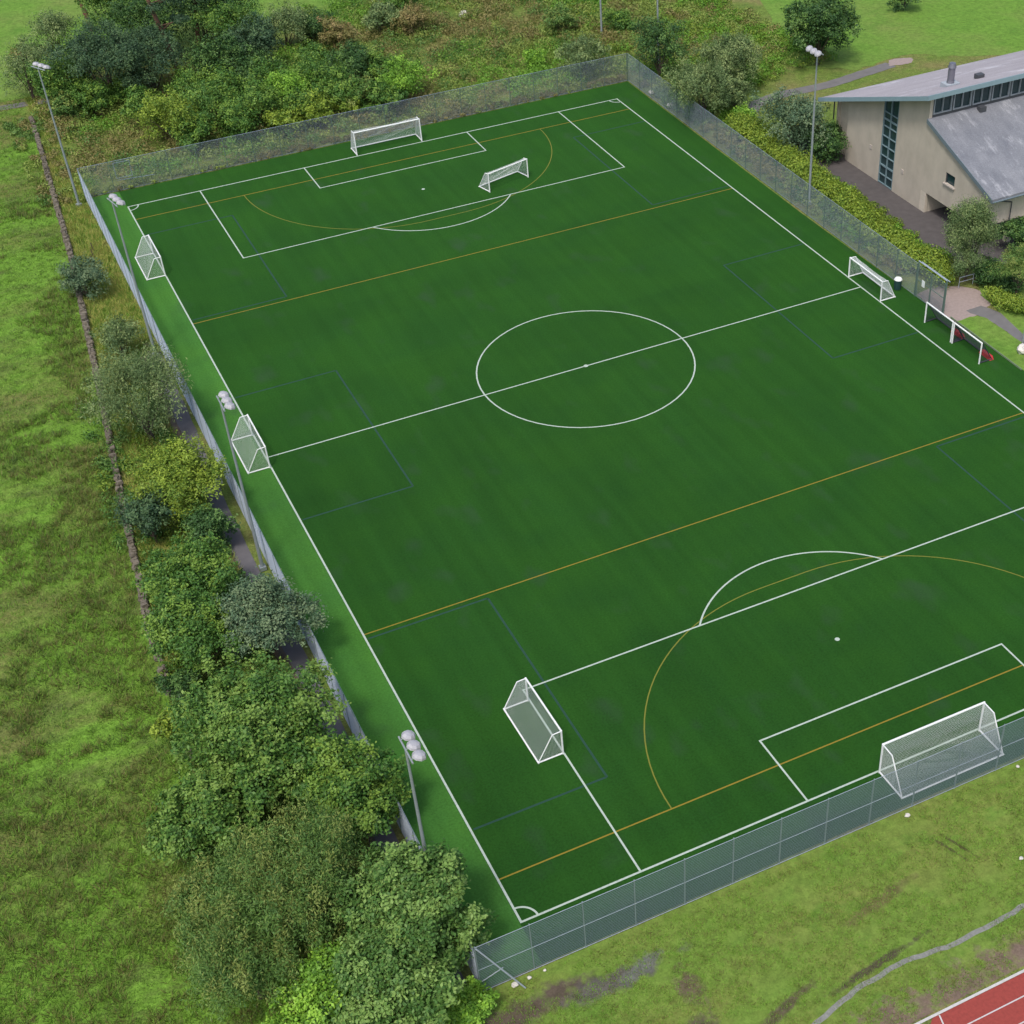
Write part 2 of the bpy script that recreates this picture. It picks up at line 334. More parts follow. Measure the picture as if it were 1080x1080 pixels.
patch('garden_lawn', [(35.9, -6.5), (39, -3.2), (48, -3.1), (60, -3.1), (60, -30), (36, -30)], -.022, G_LAWN, .1)
# running track
sheet('running_track', [(-11.3, -64.98), (60, -65.0), (60, -80), (-30, -80)], 0.012, plain('red_track', (.27, .045, .035), .9, var=.3, scale=6))
tm = Marks(); tm.seg([(-14, -64.9), (60, -64.9)], .15, .03)
for k in range(1, 6): tm.seg([(-40, -64.9-1.22*k), (60, -64.9-1.22*k)], .07, .02)
tm.seg([(-10.9, -65.0), (-11.2, -66.2)], .08, .024)
o = link('track_markings', tm.v, tm.f, paintmat('track_white', (.52, .50, .50))); tag(o, kind='structure')

# ------------------------------------------------------------------ grass tufts as real blades (stuff)
def blades(name, pts, hgt, wid, n, mats, spread=.25, lean=.6):
    P = np.repeat(np.array(pts, float), n, 0); m = len(P)
    h = np.repeat(np.array(hgt if hasattr(hgt, '__len__') else [hgt]*len(pts)), n)*RNG.uniform(.5, 1.2, m)
    a = RNG.uniform(0, 2*np.pi, m); sp = RNG.uniform(0, spread, m)
    base = P + np.stack([np.cos(a)*sp, np.sin(a)*sp, np.zeros(m)], 1)
    b = RNG.uniform(0, 2*np.pi, m); w = wid*RNG.uniform(.6, 1.3, m)
    side = np.stack([np.cos(b), np.sin(b), np.zeros(m)], 1)*w[:, None]/2
    tip = base + np.stack([np.cos(a)*h*lean, np.sin(a)*h*lean, h], 1)
    v = np.stack([base-side, base+side, tip], 1).reshape(-1, 3)
    me = bpy.data.meshes.new(name); me.vertices.add(len(v)); me.vertices.foreach_set('co', v.ravel())
    me.loops.add(3*m); me.loops.foreach_set('vertex_index', np.arange(3*m)); me.polygons.add(m)
    me.polygons.foreach_set('loop_start', np.arange(0, 3*m, 3)); me.polygons.foreach_set('loop_total', np.full(m, 3))
    for q in mats: me.materials.append(q)
    me.polygons.foreach_set('material_index', np.repeat(RNG.integers(0, len(mats), len(pts)), n))
    me.update(); o = bpy.data.objects.new(name, me); C.objects.link(o); return o
LG = [leafmat('blade_green', [(.045, .10, .014), (.065, .145, .018), (.095, .18, .028)], gain=1.2), leafmat('blade_olive', [(.045, .058, .018), (.07, .082, .026), (.11, .11, .045)]),
      leafmat('blade_straw', [(.10, .12, .032), (.155, .165, .05), (.22, .21, .095)], gain=1.25), leafmat('blade_dark', [(.030, .060, .014), (.042, .08, .018), (.065, .10, .024)]), leafmat('blade_pale', [(.12, .16, .035), (.17, .20, .055), (.24, .25, .10)], gain=1.2)]
def wallx(y):
    ys = [-200, -60, -16, 0, 18, 42, 76]; xs = [-43.5, -41.6, -40.0, -38.5, -36.7, -34.5, -32.3]
    return float(np.interp(y, ys, xs))
def value_noise(x, y, s, seed=0):
    r = np.random.default_rng(seed).random((64, 64)); u, v = x/s, y/s
    i, j = np.floor(u).astype(int), np.floor(v).astype(int); fu, fv = u-i, v-j; fu = fu*fu*(3-2*fu); fv = fv*fv*(3-2*fv)
    g = lambda a, b: r[a % 64, b % 64]
    return (g(i, j)*(1-fu)+g(i+1, j)*fu)*(1-fv)+(g(i, j+1)*(1-fu)+g(i+1, j+1)*fu)*fv
def cands(n, x0, x1, y0, y1):
    return RNG.uniform(x0, x1, n), RNG.uniform(y0, y1, n)
# meadow tufts: dense in the rough parts towards the camera and the wall
x, y = cands(42000, -64, -31.5, -78, 78); wx = np.interp(y, [-200, -60, -16, 0, 18, 42, 76], [-43.5, -41.6, -40.0, -38.5, -36.7, -34.5, -32.3])
dens = .7*value_noise(x*.6, y, 4.5, 3)+.5*value_noise(x*.6, y, 1.4, 5)+.35*np.clip((-y+15)/60, -.3, 1)+.30*np.exp(-((wx-x)/5)**2)
k = (x < wx-.5) & (dens > .78)
P = np.stack([x[k], y[k], np.full(k.sum(), -.04)], 1)
tag(blades('meadow_tufts', P, .42, .045, 12, [LG[1], LG[3], LG[1], LG[0]], .35, .8), 'olive and brown tufts of long grass in the meadow', 'grass', kind='stuff')
x, y = cands(52000, -64, -31.5, -78, 85); wx = np.interp(y, [-200, -60, -16, 0, 18, 42, 76], [-43.5, -41.6, -40.0, -38.5, -36.7, -34.5, -32.3])
k = (x < wx-.3)
P = np.stack([x[k], y[k], np.full(k.sum(), -.04)], 1)
tag(blades('meadow_grass', P, .20, .04, 8, [LG[0], LG[0], LG[3]], .3, .8), 'bright green grass of the meadow', 'grass', kind='stuff')
# long grass between stone wall and pitch fence
x, y = cands(30000, -41, -31.0, -70, 84); wx = np.interp(y, [-200, -60, -16, 0, 18, 42, 76], [-43.5, -41.6, -40.0, -38.5, -36.7, -34.5, -32.3])
k = (x > wx+.4) & ~((x > -33.0) & (y < 20) & (y > -56))
P = np.stack([x[k], y[k], np.full(k.sum(), -.05)], 1)
tag(blades('verge_grass', P, .45, .045, 12, [LG[2], LG[0], LG[4], LG[0], LG[4]], .3, .55), 'long yellowing grass between stone wall and pitch fence', 'grass', kind='stuff')
x, y = cands(16000, -31.5, 12, -64.5, -53.1)
P = np.stack([x, y, np.full(len(x), -.04)], 1)[value_noise(x, y, 1.6, 9) > .35]
tag(blades('bank_grass', P, .11, .035, 7, [LG[0], LG[1], LG[0]], .25, .8), 'mown grass of the bank beside the near fence', 'grass', kind='stuff')

# ------------------------------------------------------------------ foliage
def leafmesh(name, pts, nrm, size, aspect=.6, mats=None, midx=None, droop=0.0, parent=None, curl=.25):
    m = len(pts); r1 = RNG.normal(size=(m, 3)); n = nrm + .55*r1; n /= np.linalg.norm(n, axis=1)[:, None]+1e-9
    t = np.cross(n, RNG.normal(size=(m, 3))); t[:, 2] -= droop; t /= np.linalg.norm(t, axis=1)[:, None]+1e-9
    b = np.cross(n, t); b /= np.linalg.norm(b, axis=1)[:, None]+1e-9
    s = size*RNG.uniform(.6, 1.35, m)[:, None]
    A = pts-t*s*.5; B = pts+b*s*aspect*.5+n*s*curl*.3; D = pts-b*s*aspect*.5+n*s*curl*.3; E = pts+t*s*.5
    v = np.stack([A, B, E, D], 1).reshape(-1, 3)
    me = bpy.data.meshes.new(name); me.vertices.add(4*m); me.vertices.foreach_set('co', v.ravel())
    me.loops.add(4*m); me.loops.foreach_set('vertex_index', np.arange(4*m)); me.polygons.add(m)
    me.polygons.foreach_set('loop_start', np.arange(0, 4*m, 4)); me.polygons.foreach_set('loop_total', np.full(m, 4))
    for q in mats: me.materials.append(q)
    if midx is not None: me.polygons.foreach_set('material_index', midx)
    me.update(); o = bpy.data.objects.new(name, me); C.objects.link(o)
    if parent: o.parent = parent
    return o
def lobes_to_leaves(L, n, flat=.8):
    """L: (k,4) lobe centres and radii -> n points on lobe shells with outward normals"""
    L = np.array(L); w = L[:, 3]**2; idx = RNG.choice(len(L), n, p=w/w.sum())
    d = RNG.normal(size=(n, 3)); d[:, 2] = np.where(RNG.random(n) < .62, np.abs(d[:, 2]), d[:, 2]); d /= np.linalg.norm(d, axis=1)[:, None]
    rr = L[idx, 3]*(1-.55*RNG.random(n)**2)*(1+.12*RNG.normal(size=n))
    p = L[idx, :3]+d*rr[:, None]*np.array([1, 1, flat]); return p, d, idx
def crown_lobes(r, h, zc, k, small, shape='round', seed=0):
    R = np.random.default_rng(seed); out = []
    for i in range(k):
        d = R.normal(size=3); d /= np.linalg.norm(d); d[2] = abs(d[2]) if R.random() < .55 else d[2]
        q = R.uniform(.4, .95)
        z = zc+d[2]*h*q; rad = r
        if shape == 'cone': rad = r*np.clip(1.15-(z-(zc-h))/(2*h), .15, 1)
        out.append([d[0]*rad*q, d[1]*rad*q, z, r*small*R.uniform(.65, 1.25)])
    out.append([0, 0, zc, r*.5])
    return out
def tree(name, label, cat, px, py, rpx, kind, nl, leaf, hr=1.9, group=None, small=.34, k=22, aspect=.6, droop=0, trunk=True, shape='round', bark=None, lift=.10, squash=1.0, seed=None):
    """crown centre seen at (px,py) with radius rpx in the photo; height = hr * crown radius"""
    rpx = rpx*1.16; r = rpx/ppm(at(px, py, 3)); r = rpx/ppm(at(px, py, r*hr*.6)); H = r*hr; nl = int(nl*1.9); leaf *= .84; k = int(k*1.3)
    if trunk: z0 = H*lift
    else: z0 = 0
    zc = (H+z0)/2; h = (H-z0)/2
    c = at(px, py, zc); root = empty(name, (c.x, c.y, -.05)); sd_ = seed if seed is not None else int(px*7+py*13)
    root.rotation_euler.z = 0
    L = crown_lobes(r, h, zc, k, small, shape, sd_)
    nt_ = 7; p, d, idx = lobes_to_leaves(L, nl); jt = RNG.normal(size=(len(L)*nt_, 3)); jt[:, 2] = np.abs(jt[:, 2])*.8+.1*jt[:, 2]; jt /= np.linalg.norm(jt, axis=1)[:, None]     # tufts standing out of each bough
    sub = idx*nt_+RNG.integers(0, nt_, len(p)); La = np.array(L); rl = La[idx, 3]; tf = RNG.random(len(p)) < .66
    reach = RNG.uniform(.75, 1.3, len(jt))[sub]; g_ = RNG.normal(size=(len(p), 3))*(rl[:, None]*.15+.05)
    if droop: g_[:, 2] *= 2.0
    q = La[idx, :3]+jt[sub]*(rl*reach)[:, None]+g_; up_ = jt[sub]*.6+np.array([0, 0, .7])
    p = np.where(tf[:, None], q, p*1.0); d = np.where(tf[:, None], up_, d)
    lit = (RNG.random(len(jt)) < .42)[sub] & tf  # random upstanding tufts get the brighter copy, so crown tops look lit
    ok = p[:, 2] > .03; p, d = p[ok], d[ok]
    leafmesh('crown', p, d, leaf, aspect, [LM[kind], LIT[kind]], lit[ok].astype(int), droop, root)
    mb = MB(); tr = max(.06, r*.055); bx, by = random.uniform(-.3, .3)*r*.3, random.uniform(-.3, .3)*r*.3
    top = z0+h*.9
    mb.path([(0, 0, -.2), (bx*.3, by*.3, z0*.6+.1), (bx, by, z0+h*.5), (bx*1.2, by*1.2, top+.1)], [tr*1.3, tr, tr*.7, tr*.3])
    for q in L[:6]: mb.bar((bx*.6, by*.6, z0*.8+.15), (q[0]*.85, q[1]*.85, q[2]), tr*.5, 6, tr*.15)
    mb.build('trunk', bark or BARK, root)
    tag(root, label, cat, group)
    return root

# trees along the left side of the pitch (crown centre px, py, radius px)
TG = 'trees in the row between meadow and pitch'
tree('bush', 'small rounded grey-green bush alone by the stone wall', 'bush', 86, 296, 21, 'blue', 3500, .26, 1.7, trunk=False, aspect=.35)
tree('bush', 'small dark bush just above the large grey-green willow', 'bush', 124, 360, 22, 'willow', 2600, .26, 1.7, trunk=False, aspect=.35)
tree('willow_tree', 'broad grey-green willow, first large tree from the far end of the row', 'tree', 148, 418, 46, 'willow', 13000, .25, 1.9, TG, k=30, aspect=.28, droop=.5)
tree('tree', 'yellow-green feathery tree next to the white concrete block', 'tree', 188, 508, 40, 'yellow', 12000, .24, 1.8, TG, k=28, aspect=.45)
tree('bush', 'dark bluish bush between stone wall and yellow-green tree', 'bush', 158, 545, 27, 'conifer', 4200, .22, 2.0, k=16)
tree('bush', 'dark green low bush at the foot of the yellow-green tree', 'bush', 222, 560, 25, 'dark', 4200, .22, 1.8, k=16, trunk=False)
tree('tree', 'green tree with yellow leaves above the blue-green tree', 'tree', 205, 612, 40, 'mixed', 10000, .24, 2.0, TG, k=26)
tree('tree', 'dark green tree with yellow sprigs left of the blue-green tree', 'tree', 208, 672, 42, 'mixed', 11000, .24, 2.0, TG, k=26)
tree('tree', 'blue-green spreading tree leaning over the pitch fence', 'tree', 284, 655, 43, 'blue', 11000, .24, 2.0, TG, k=28, aspect=.5)
tree('bush', 'small yellow-green bush at the meadow edge of the tree row', 'bush', 190, 768, 22, 'yellow', 3500, .22, 1.9, k=14)
tree('sycamore_tree', 'large dense dark green sycamore in the middle of the row', 'tree', 268, 778, 76, 'sycamore', 26000, .27, 1.75, TG, k=46, small=.27)
tree('tree', 'dark green leafy tree beside the nearest floodlight mast', 'tree', 362, 842, 54, 'mixed', 16000, .25, 1.9, TG, k=34, small=.3)
tree('tree', 'green tree on the meadow side below the large sycamore', 'tree', 222, 868, 50, 'sycamore', 15000, .26, 1.9, TG, k=30, small=.3)
tree('birch_tree', 'feathery olive green tree near the bottom of the row', 'tree', 310, 935, 66, 'olive', 26000, .24, 2.0, TG, k=36, aspect=.25, droop=.8)
tree('birch_tree', 'brownish olive tree at the bottom edge beside the meadow', 'tree', 262, 1010, 58, 'olive', 20000, .24, 1.9, TG, k=32, aspect=.25, droop=.8)
tree('birch_tree', 'olive green drooping tree on the meadow edge, lowest on that side', 'tree', 238, 940, 42, 'olive', 12000, .24, 1.9, TG, k=26, aspect=.3, droop=.6)
tree('poplar_tree', 'leafy tree with pale leaf undersides overhanging the near fence corner', 'tree', 432, 962, 63, 'pale', 24000, .26, 2.1, TG, k=40, small=.27)
tree('poplar_tree', 'lower dark tree with pale leaves at the bottom of the row', 'tree', 418, 1040, 60, 'pale', 17000, .26, 1.7, TG, k=34, small=.3)
tree('bush', 'bright green bush at the bottom edge between the trees', 'bush', 345, 1062, 48, 'bright', 13000, .24, 1.4, k=28, trunk=False)
tree('bush', 'bright grassy bush below the near fence corner', 'bush', 492, 1066, 24, 'bright', 4500, .22, 1.1, k=14, trunk=False)
tree('bush', 'dark low bush in the gap under the large sycamore', 'bush', 190, 725, 20, 'dark', 3000, .22, 1.6, k=12, trunk=False)

# far-left wood behind the pitch
tree('conifer_tree', 'big dark bluish evergreen at the far left corner', 'tree', 112, 66, 42, 'conifer', 9000, .32, 1.7, k=30, aspect=.4, small=.3)
tree('conifer_tree', 'dark evergreen right of the big bluish evergreen', 'tree', 156, 68, 34, 'conifer', 7000, .32, 1.8, k=26, aspect=.4)
tree('bush', 'grey-green airy tree over the meadow corner', 'tree', 58, 40, 28, 'willow', 3600, .3, 2.0, k=20, aspect=.35)
tree('bush', 'pale grey-green bush leftmost behind the far left mast', 'bush', 26, 72, 26, 'willow', 2600, .3, 2.0, k=20, aspect=.35)
tree('bush', 'dark green bush behind the far left mast', 'bush', 62, 92, 27, 'mixed', 4200, .28, 1.7, k=20, trunk=False)
def pine(px, py, zb, label, lean, H, cr):
    b = at(px, py, 0); root = empty('pine_tree', (b.x, b.y, 0)); mb = MB()
    mb.path([(0, 0, -.2), (lean*.3, 0, H*.35), (lean*.75, 0, H*.75), (lean, 0, H)], [.34, .27, .2, .1], 10)
    R = np.random.default_rng(int(px)); L = []
    for i in range(17):
        a = R.uniform(0, 2*math.pi); z = R.uniform(H*.42, H*1.0); q = cr*R.uniform(.3, 1.0)*(1.2-.7*(z/H-.4)); xx, yy = lean*z/H+q*math.cos(a), q*math.sin(a)
        L.append([xx, yy, z, cr*R.uniform(.24, .42)]); mb.bar((lean*z/H, 0, z-.8), (xx, yy, z), .09, 6, .03)
    p, d, _ = lobes_to_leaves(L, 8500, .55); leafmesh('crown', p, d, .3, .3, [LM['conifer']], None, 0, root)
    mb.build('trunk', BARKR, root); tag(root, label, 'tree', 'tall pines at the far left'); return root
pine(194, 93, 0, 'tall pine with a reddish leaning trunk, right of the dark evergreens', -2.6, 16, 3.0)
pine(212, 62, 0, 'tall pine with spreading crown right of the reddish trunk', 1.5, 13, 4.4)
pine(97, 32, 0, 'tall pine with a thin dark trunk rising above the evergreens', -2.0, 16, 2.0)
pine(178, 52, 0, 'slim pine just behind the reddish leaning trunk', 0.5, 12, 2.6)
BG = 'bushes behind the far fence'
for (px, py, r, kd, lab) in [
 (182, 124, 34, 'yellow', 'large rounded yellow-green bush behind the far left fence corner'),
 (105, 106, 19, 'mixed', 'rounded green bush below the big dark evergreen'),
 (132, 94, 19, 'mixed', 'dark green bush at the foot of the dark evergreen'),
 (70, 116, 15, 'olive', 'brownish bush beside the far left mast'),
 (228, 112, 30, 'mixed', 'deep green bush right of the large yellow-green bush'),
 (205, 92, 24, 'mixed', 'green bush below the reddish pine trunk'),
 (262, 80, 26, 'dark', 'dark green bush on the edge of the pine wood'),
 (272, 112, 27, 'mixed', 'green bush touching the far fence, left of the big far goal'),
 (306, 100, 26, 'bright', 'bright leafy bush two bushes left of the big far goal'),
 (335, 118, 18, 'yellow', 'low yellowish bush behind the fence left of the big far goal'),
 (338, 88, 26, 'mixed', 'leafy green bush in the middle of the far hedge row'),
 (372, 74, 25, 'dark', 'dark grey-green bush above the big far goal'),
 (382, 100, 20, 'olive', 'olive bush directly behind the big far goal'),
 (425, 88, 25, 'bright', 'wide green bush right of the big far goal'),
 (298, 32, 24, 'willow', 'grey-green bush on the pasture edge, left one'),
 (328, 30, 20, 'dark', 'dark bush on the pasture edge'),
 (356, 38, 17, 'brown', 'brown-green bush on the pasture edge'),
 (400, 20, 17, 'willow', 'rounded grey-green bush near the top edge'),
 (436, 22, 17, 'brown', 'brownish rounded bush near the top edge'),
 (423, 4, 20, 'mixed', 'dark bush cut by the top edge of the picture'),
 (565, 64, 10, 'bright', 'small lime green bush behind the far fence'),
 (615, 62, 22, 'willow', 'grey-green bush behind the far right fence corner'),
 (655, 24, 14, 'mixed', 'green bush between the two far right masts'),
 (590, 22, 15, 'olive', 'olive bush left of the far mast')]:
    tree('bush', lab, 'bush', px, py, r, kd, int(900+r*120), .28, 1.5, BG, trunk=False, k=18, aspect=.5)
tree('tree', 'dark narrow tree standing beside the mast at the far right corner', 'tree', 694, 50, 24, 'dark', 3600, .28, 2.4)
WG = 'willows on the bright bank right of the pitch'
tree('willow_tree', 'grey-green willow on the bank, the one nearest the fence', 'tree', 742, 96, 29, 'willow', 11700, .32, 1.8, WG, aspect=.28, droop=.4)
tree('willow_tree', 'dense grey-green willow, upper of the three on the bank', 'tree', 770, 66, 27, 'willow', 10800, .32, 1.9, WG, aspect=.28, droop=.4)
tree('willow_tree', 'smallest willow, beside the path on the bank', 'tree', 776, 98, 16, 'willow', 4680, .32, 1.9, WG, aspect=.28)
tree('tree', 'round dark green tree behind the right floodlight mast', 'tree', 864, 30, 33, 'dark', 11000, .3, 1.8, k=34, small=.28)
tree('bush', 'dark spreading bush at the far corner of the building', 'bush', 842, 132, 38, 'blue', 6500, .26, 1.3, trunk=False, k=26)
tree('bush', 'dark bush against the far wall of the building', 'bush', 870, 152, 20, 'dark', 3000, .26, 1.4, trunk=False)
tree('bush', 'bright lime bush at the bend of the access road', 'bush', 783, 122, 12, 'bright', 1800, .24, 1.0, trunk=False)
tree('bush', 'dark bush at the top edge above the lawn', 'bush', 955, -2, 14, 'dark', 1500, .3, 1.5, trunk=False)
tree('willow_tree', 'tall pale grey-green willow before the building entrance', 'tree', 1024, 250, 24, 'willow', 15000, .22, 3.5, aspect=.28, droop=.6, k=34, lift=.04)
tree('tree', 'dark green shrub at the right edge below the building', 'tree', 1078, 248, 17, 'dark', 4000, .24, 1.8)
tree('tree', 'thin brownish green tree at the right edge', 'tree', 1076, 284, 22, 'olive', 4200, .2, 2.2, aspect=.3)
tree('bush', 'low dark bush at the foot of the tall pale willow', 'bush', 1040, 288, 17, 'dark', 3000, .22, 1.0, trunk=False)
tree('bush', 'low spreading dark bush beside the handrail', 'bush', 1066, 300, 12, 'dark', 2000, .22, 1.0, trunk=False)

# the dark wood round the pines and the thicket by the far left fence: crowns that run into one another
for (px, py, r, kd) in [(118, 12, 34, 'mixed'), (152, 26, 32, 'dark'), (212, 18, 36, 'dark'), (245, 34, 30, 'mixed'), (232, 66, 28, 'dark'), (262, 52, 26, 'conifer'), (236, 4, 26, 'dark')]:
    tree('tree', 'dark leafy tree in the dense wood at the top left', 'tree', px, py, r, kd, 4200, .3, 1.9, 'dark trees in the top left wood', k=22, seed=int(px))
for (px, py, r, kd) in [(150, 118, 20, 'mixed'), (205, 138, 24, 'mixed'), (248, 128, 24, 'mixed'), (290, 88, 22, 'mixed'), (318, 116, 20, 'mixed'), (300, 128, 16, 'yellow'), (355, 100, 22, 'mixed'), (366, 112, 14, 'yellow'), (400, 72, 20, 'mixed'), (404, 106, 18, 'mixed'), (330, 66, 18, 'mixed'), (240, 92, 24, 'mixed'), (88, 104, 18, 'mixed'), (50, 66, 18, 'willow'), (85, 70, 26, 'mixed')]:
    tree('bush', 'green bush in the dense thicket behind the far left fence', 'bush', px, py, r, kd, int(600+r*110), .28, 1.6, 'bushes of the thicket', trunk=False, k=16, seed=int(px*3))

# rough scrub: too many plants to count
def scrub(name, label, n, region, kinds, rad=(.5, 1.3), nl=95, leaf=.27):
    pts = []; idx = []; L = []
    x, y = cands(n*3, *region[:4]); k = region[4](x, y); x, y = x[k][:n], y[k][:n]
    T = value_noise(x, y, 9, 21)*.7+value_noise(x, y, 3, 22)*.3
    o = np.argsort(T); rank = np.empty(len(x)); rank[o] = np.arange(len(x))/len(x)
    for i in range(len(x)):
        r = random.uniform(*rad); L.append([x[i], y[i], r*.35, r])
    p, d, idx = lobes_to_leaves(L, nl*len(x), .75); ok = p[:, 2] > 0
    kk = np.clip((rank+RNG.normal(size=len(x))*.16)*len(kinds), 0, len(kinds)-1).astype(int)
    tag(leafmesh(name, p[ok], d[ok], leaf, .4, [LM[q] for q in kinds], kk[idx][ok], 0), label, 'scrub', kind='stuff')
def reg_far(x, y): return (y > 54.9+.35*np.maximum(0, -x-27)) & (y < 94+.25*np.abs(x)) & (x > -31) & ~((x > 33) & (y < 62)) & ~((x>-28)&(x<2)&(y>84))
scrub('scrub', 'rough brambles and tall weeds covering the ground behind the far fence', 2500, (-31, 42, 54.6, 100, reg_far), ['brown', 'brown', 'scrub', 'olive', 'brown', 'scrub', 'mixed', 'scrub', 'bright'])
def reg_r(x, y): return (x > 33) & (y > 43+.2*(x-33)) & (y < 100-.5*(x-33)) & (x < 56-.10*(y-43)) & ~((x > 33.5) & (x < 39) & (y < 50))
scrub('bracken', 'brown and green bracken between the willows and the round tree', 1300, (33, 57, 43, 100, reg_r), ['scrub', 'brown', 'bright', 'scrub', 'yellow', 'bright'], (.5, 1.1))
scrub('undergrowth', 'low undergrowth filling the ground beneath the tree row', 420, (-41, -33.2, -70, 14, lambda x, y: x > -40.4-.04*np.maximum(0, -y-16)*0+.05*np.maximum(0, y+16)), ['mixed', 'olive', 'mixed', 'yellow', 'sycamore'], (.4, .9), 90, .24)
def reg_b(x, y): return (x > 34.2) & (x < 38.5) & (y > 32) & (y < 58)
scrub('bright_bank_growth', 'bright green growth on the bank between the willows and the fence', 260, (33, 40, 32, 60, reg_b), ['bright', 'bright', 'scrub'], (.35, .7), 80, .24)
def reg_v(x, y): return (x > 31.6) & (x < 34.2)
scrub('fence_side_weeds', 'low weeds growing along the outside of the right fence', 480, (31.3, 34.2, 0, 54, reg_v), ['brown', 'brown', 'scrub', 'mixed', 'willow', 'bright'], (.25, .6), 60)
scrub('far_fence_grass', 'brown dead grass along the foot of the far fence', 420, (-30, 31, 53.9, 55.1, lambda x, y: x > -99), ['brown', 'brown', 'scrub'], (.2, .4), 60, .22)
scrub('corner_weeds', 'weeds around the far left corner of the fence', 90, (-36, -31.2, 53, 78, lambda x, y: x > -35), ['olive', 'brown', 'scrub'], (.3, .7), 80, .25)

# hedges (each one hedge)
def hedge(name, label, pts, w, h, kind, nl, leaf=.2):
    q = smoothline(pts, 5); L = []
    for (x_, y_) in q:
        for j in range(3):
            L.append([x_+random.uniform(-w*.3, w*.3), y_+random.uniform(-w*.3, w*.3), h*random.uniform(.35, .75), w*random.uniform(.32, .45)])
    p, d, _ = lobes_to_leaves(L, nl, .9); ok = p[:, 2] > .02
    tag(leafmesh(name, p[ok], d[ok], leaf, .6, [LM[kind], LIT[kind]], (RNG.random(int(ok.sum())) < .35).astype(int)), label, 'hedge')  # scattered leaves take the copy with the light painted in
hedge('hedge', 'long yellow-green hedge between right fence and building', [(34.6, 34), (35.0, 30), (34.7, 24), (34.4, 18), (34.1, 12), (33.8, 6), (33.9, 1), (34.3, -2.5)], 3.1, 1.6, 'yellow', 52000)
scrub('hedge_side_grass', 'bright green strip along the building side of the long hedge', 260, (35.6, 37.6, -2, 34, lambda x, y: x > 0), ['bright', 'bright', 'yellow'], (.3, .55), 70, .2)
hedge('hedge', 'short clipped yellow-green hedge beside the side path', [(36.0, -7.6), (36.4, -9.6), (37.2, -11.2), (38.4, -12.2)], 1.8, 1.2, 'yellow', 8000, .16)

# ------------------------------------------------------------------ dry stone wall
mb = MB(); ys = np.arange(-30, 77, .33)
for y_ in ys:
    wx_ = wallx(y_)
    if random.random() < (.14 if y_ > -14 else .55): continue
    for c_ in range(2):
        for sx in (-.11, .11):
            mb.box((wx_+sx+random.uniform(-.05, .05), y_+random.uniform(-.1, .1), .12+.24*c_), (.24, random.uniform(.24, .40), .23), random.uniform(-.5, .5), .8, .05)
    if random.random() < .45: mb.box((wx_+random.uniform(-.1, .1), y_, .60), (random.uniform(.3, .48), .28, .2), random.uniform(-.3, .3), .8, .05)
tag(mb.build('stone_wall', STONE), 'low tumbledown dry stone wall between meadow and tree row', 'wall')

# ------------------------------------------------------------------ fence
BAY = 3.0
def bay_mesh(h, wire=.010, sp=.05, hs=.1):
    v = []; f = []
    def pr(a, b, r):
        a = Vector(a); b = Vector(b); d = (b-a).normalized(); u = Vector((0, 1, 0)); w = d.cross(u); n = len(v)
        for p_ in (a, b):
            for i in range(3): t = 2*math.pi*i/3; v.append(tuple(p_+u*r*math.cos(t)+w*r*math.sin(t)))
        for i in range(3): j = (i+1) % 3; f.append((n+i, n+3+i, n+3+j, n+j))
    x_ = sp/2
    while x_ < BAY: pr((x_, 0, .03), (x_, 0, h), wire/2); x_ += sp
    z = .04
    while z <= h+.01: pr((0, .008, z), (BAY, .008, z), wire/2*(hs/.1)**1.3); z += hs
    return v, f
def fence(label, a, b, h, wire, wd=.010, mid=False, pm=None, hs=.1):
    a = Vector((*a, 0)); b = Vector((*b, 0)); d = b-a; n = round(d.length/BAY); rz = math.atan2(d.y, d.x)
    root = empty('perimeter_fence', a, rz); sc = d.length/(n*BAY)
    v, f = bay_mesh(h, wd, .05, hs); m0 = link('mesh_panel', v, f, wire, root); m0.scale.x = sc
    mp = MB(); mp.box((0, 0, h/2), (.06, .06, h+.06)); p0 = mp.build('post', pm or POSTM, root)
    mr = MB(); mr.bar((0, -.03, h), (d.length, -.03, h), .015, 6); mr.bar((0, -.03, .06), (d.length, -.03, .06), .015, 6)
    if mid: mr.bar((0, -.03, h/2), (d.length, -.03, h/2), .013, 6)
    mr.build('rail', WIREL if mid else WIREN, root)
    for i in range(n+1):
        if i: c = p0.copy(); C.objects.link(c); c.location.x = i*BAY*sc; c.parent = root
        if 0 < i < n: c = m0.copy(); C.objects.link(c); c.location.x = i*BAY*sc; c.parent = root
    tag(root, label, 'fence', 'mesh fences around the pitch'); return root
NL, NR, FL, FR = (-31.05, -52.7), (32.0, -52.95), (-30.85, 53.75), (30.9, 53.75)
ff = fence('tall mesh fence along the far end of the pitch', (FR[0]-.05, FR[1]), (FL[0]+.05, FL[1]), 3.15, WIRE)
fence('tall mesh fence along the right side of the pitch up to the gate', (30.75, -3.6), (30.95, 53.7), 3.15, WIRE)
fence('tall mesh fence along the left side of the pitch beside the trees', (NL[0], NL[1]+.05), (FL[0], FL[1]-.05), 3.2, WIREL, .012)
nf = fence('tall mesh fence along the near end of the pitch', NL, NR, 3.9, WIREN, .0115, True, POSTN, .13)
mb = MB(); mb.bar((.05, -.05, 3.8), (2.1, -.9, .1), .045); mb.bar((.05, -.04, .9), (1.2, -.45, 1.95), .03); mb.build('corner_brace', WIREL, nf)
mb = MB(); xa, xb = 56.6, 58.2
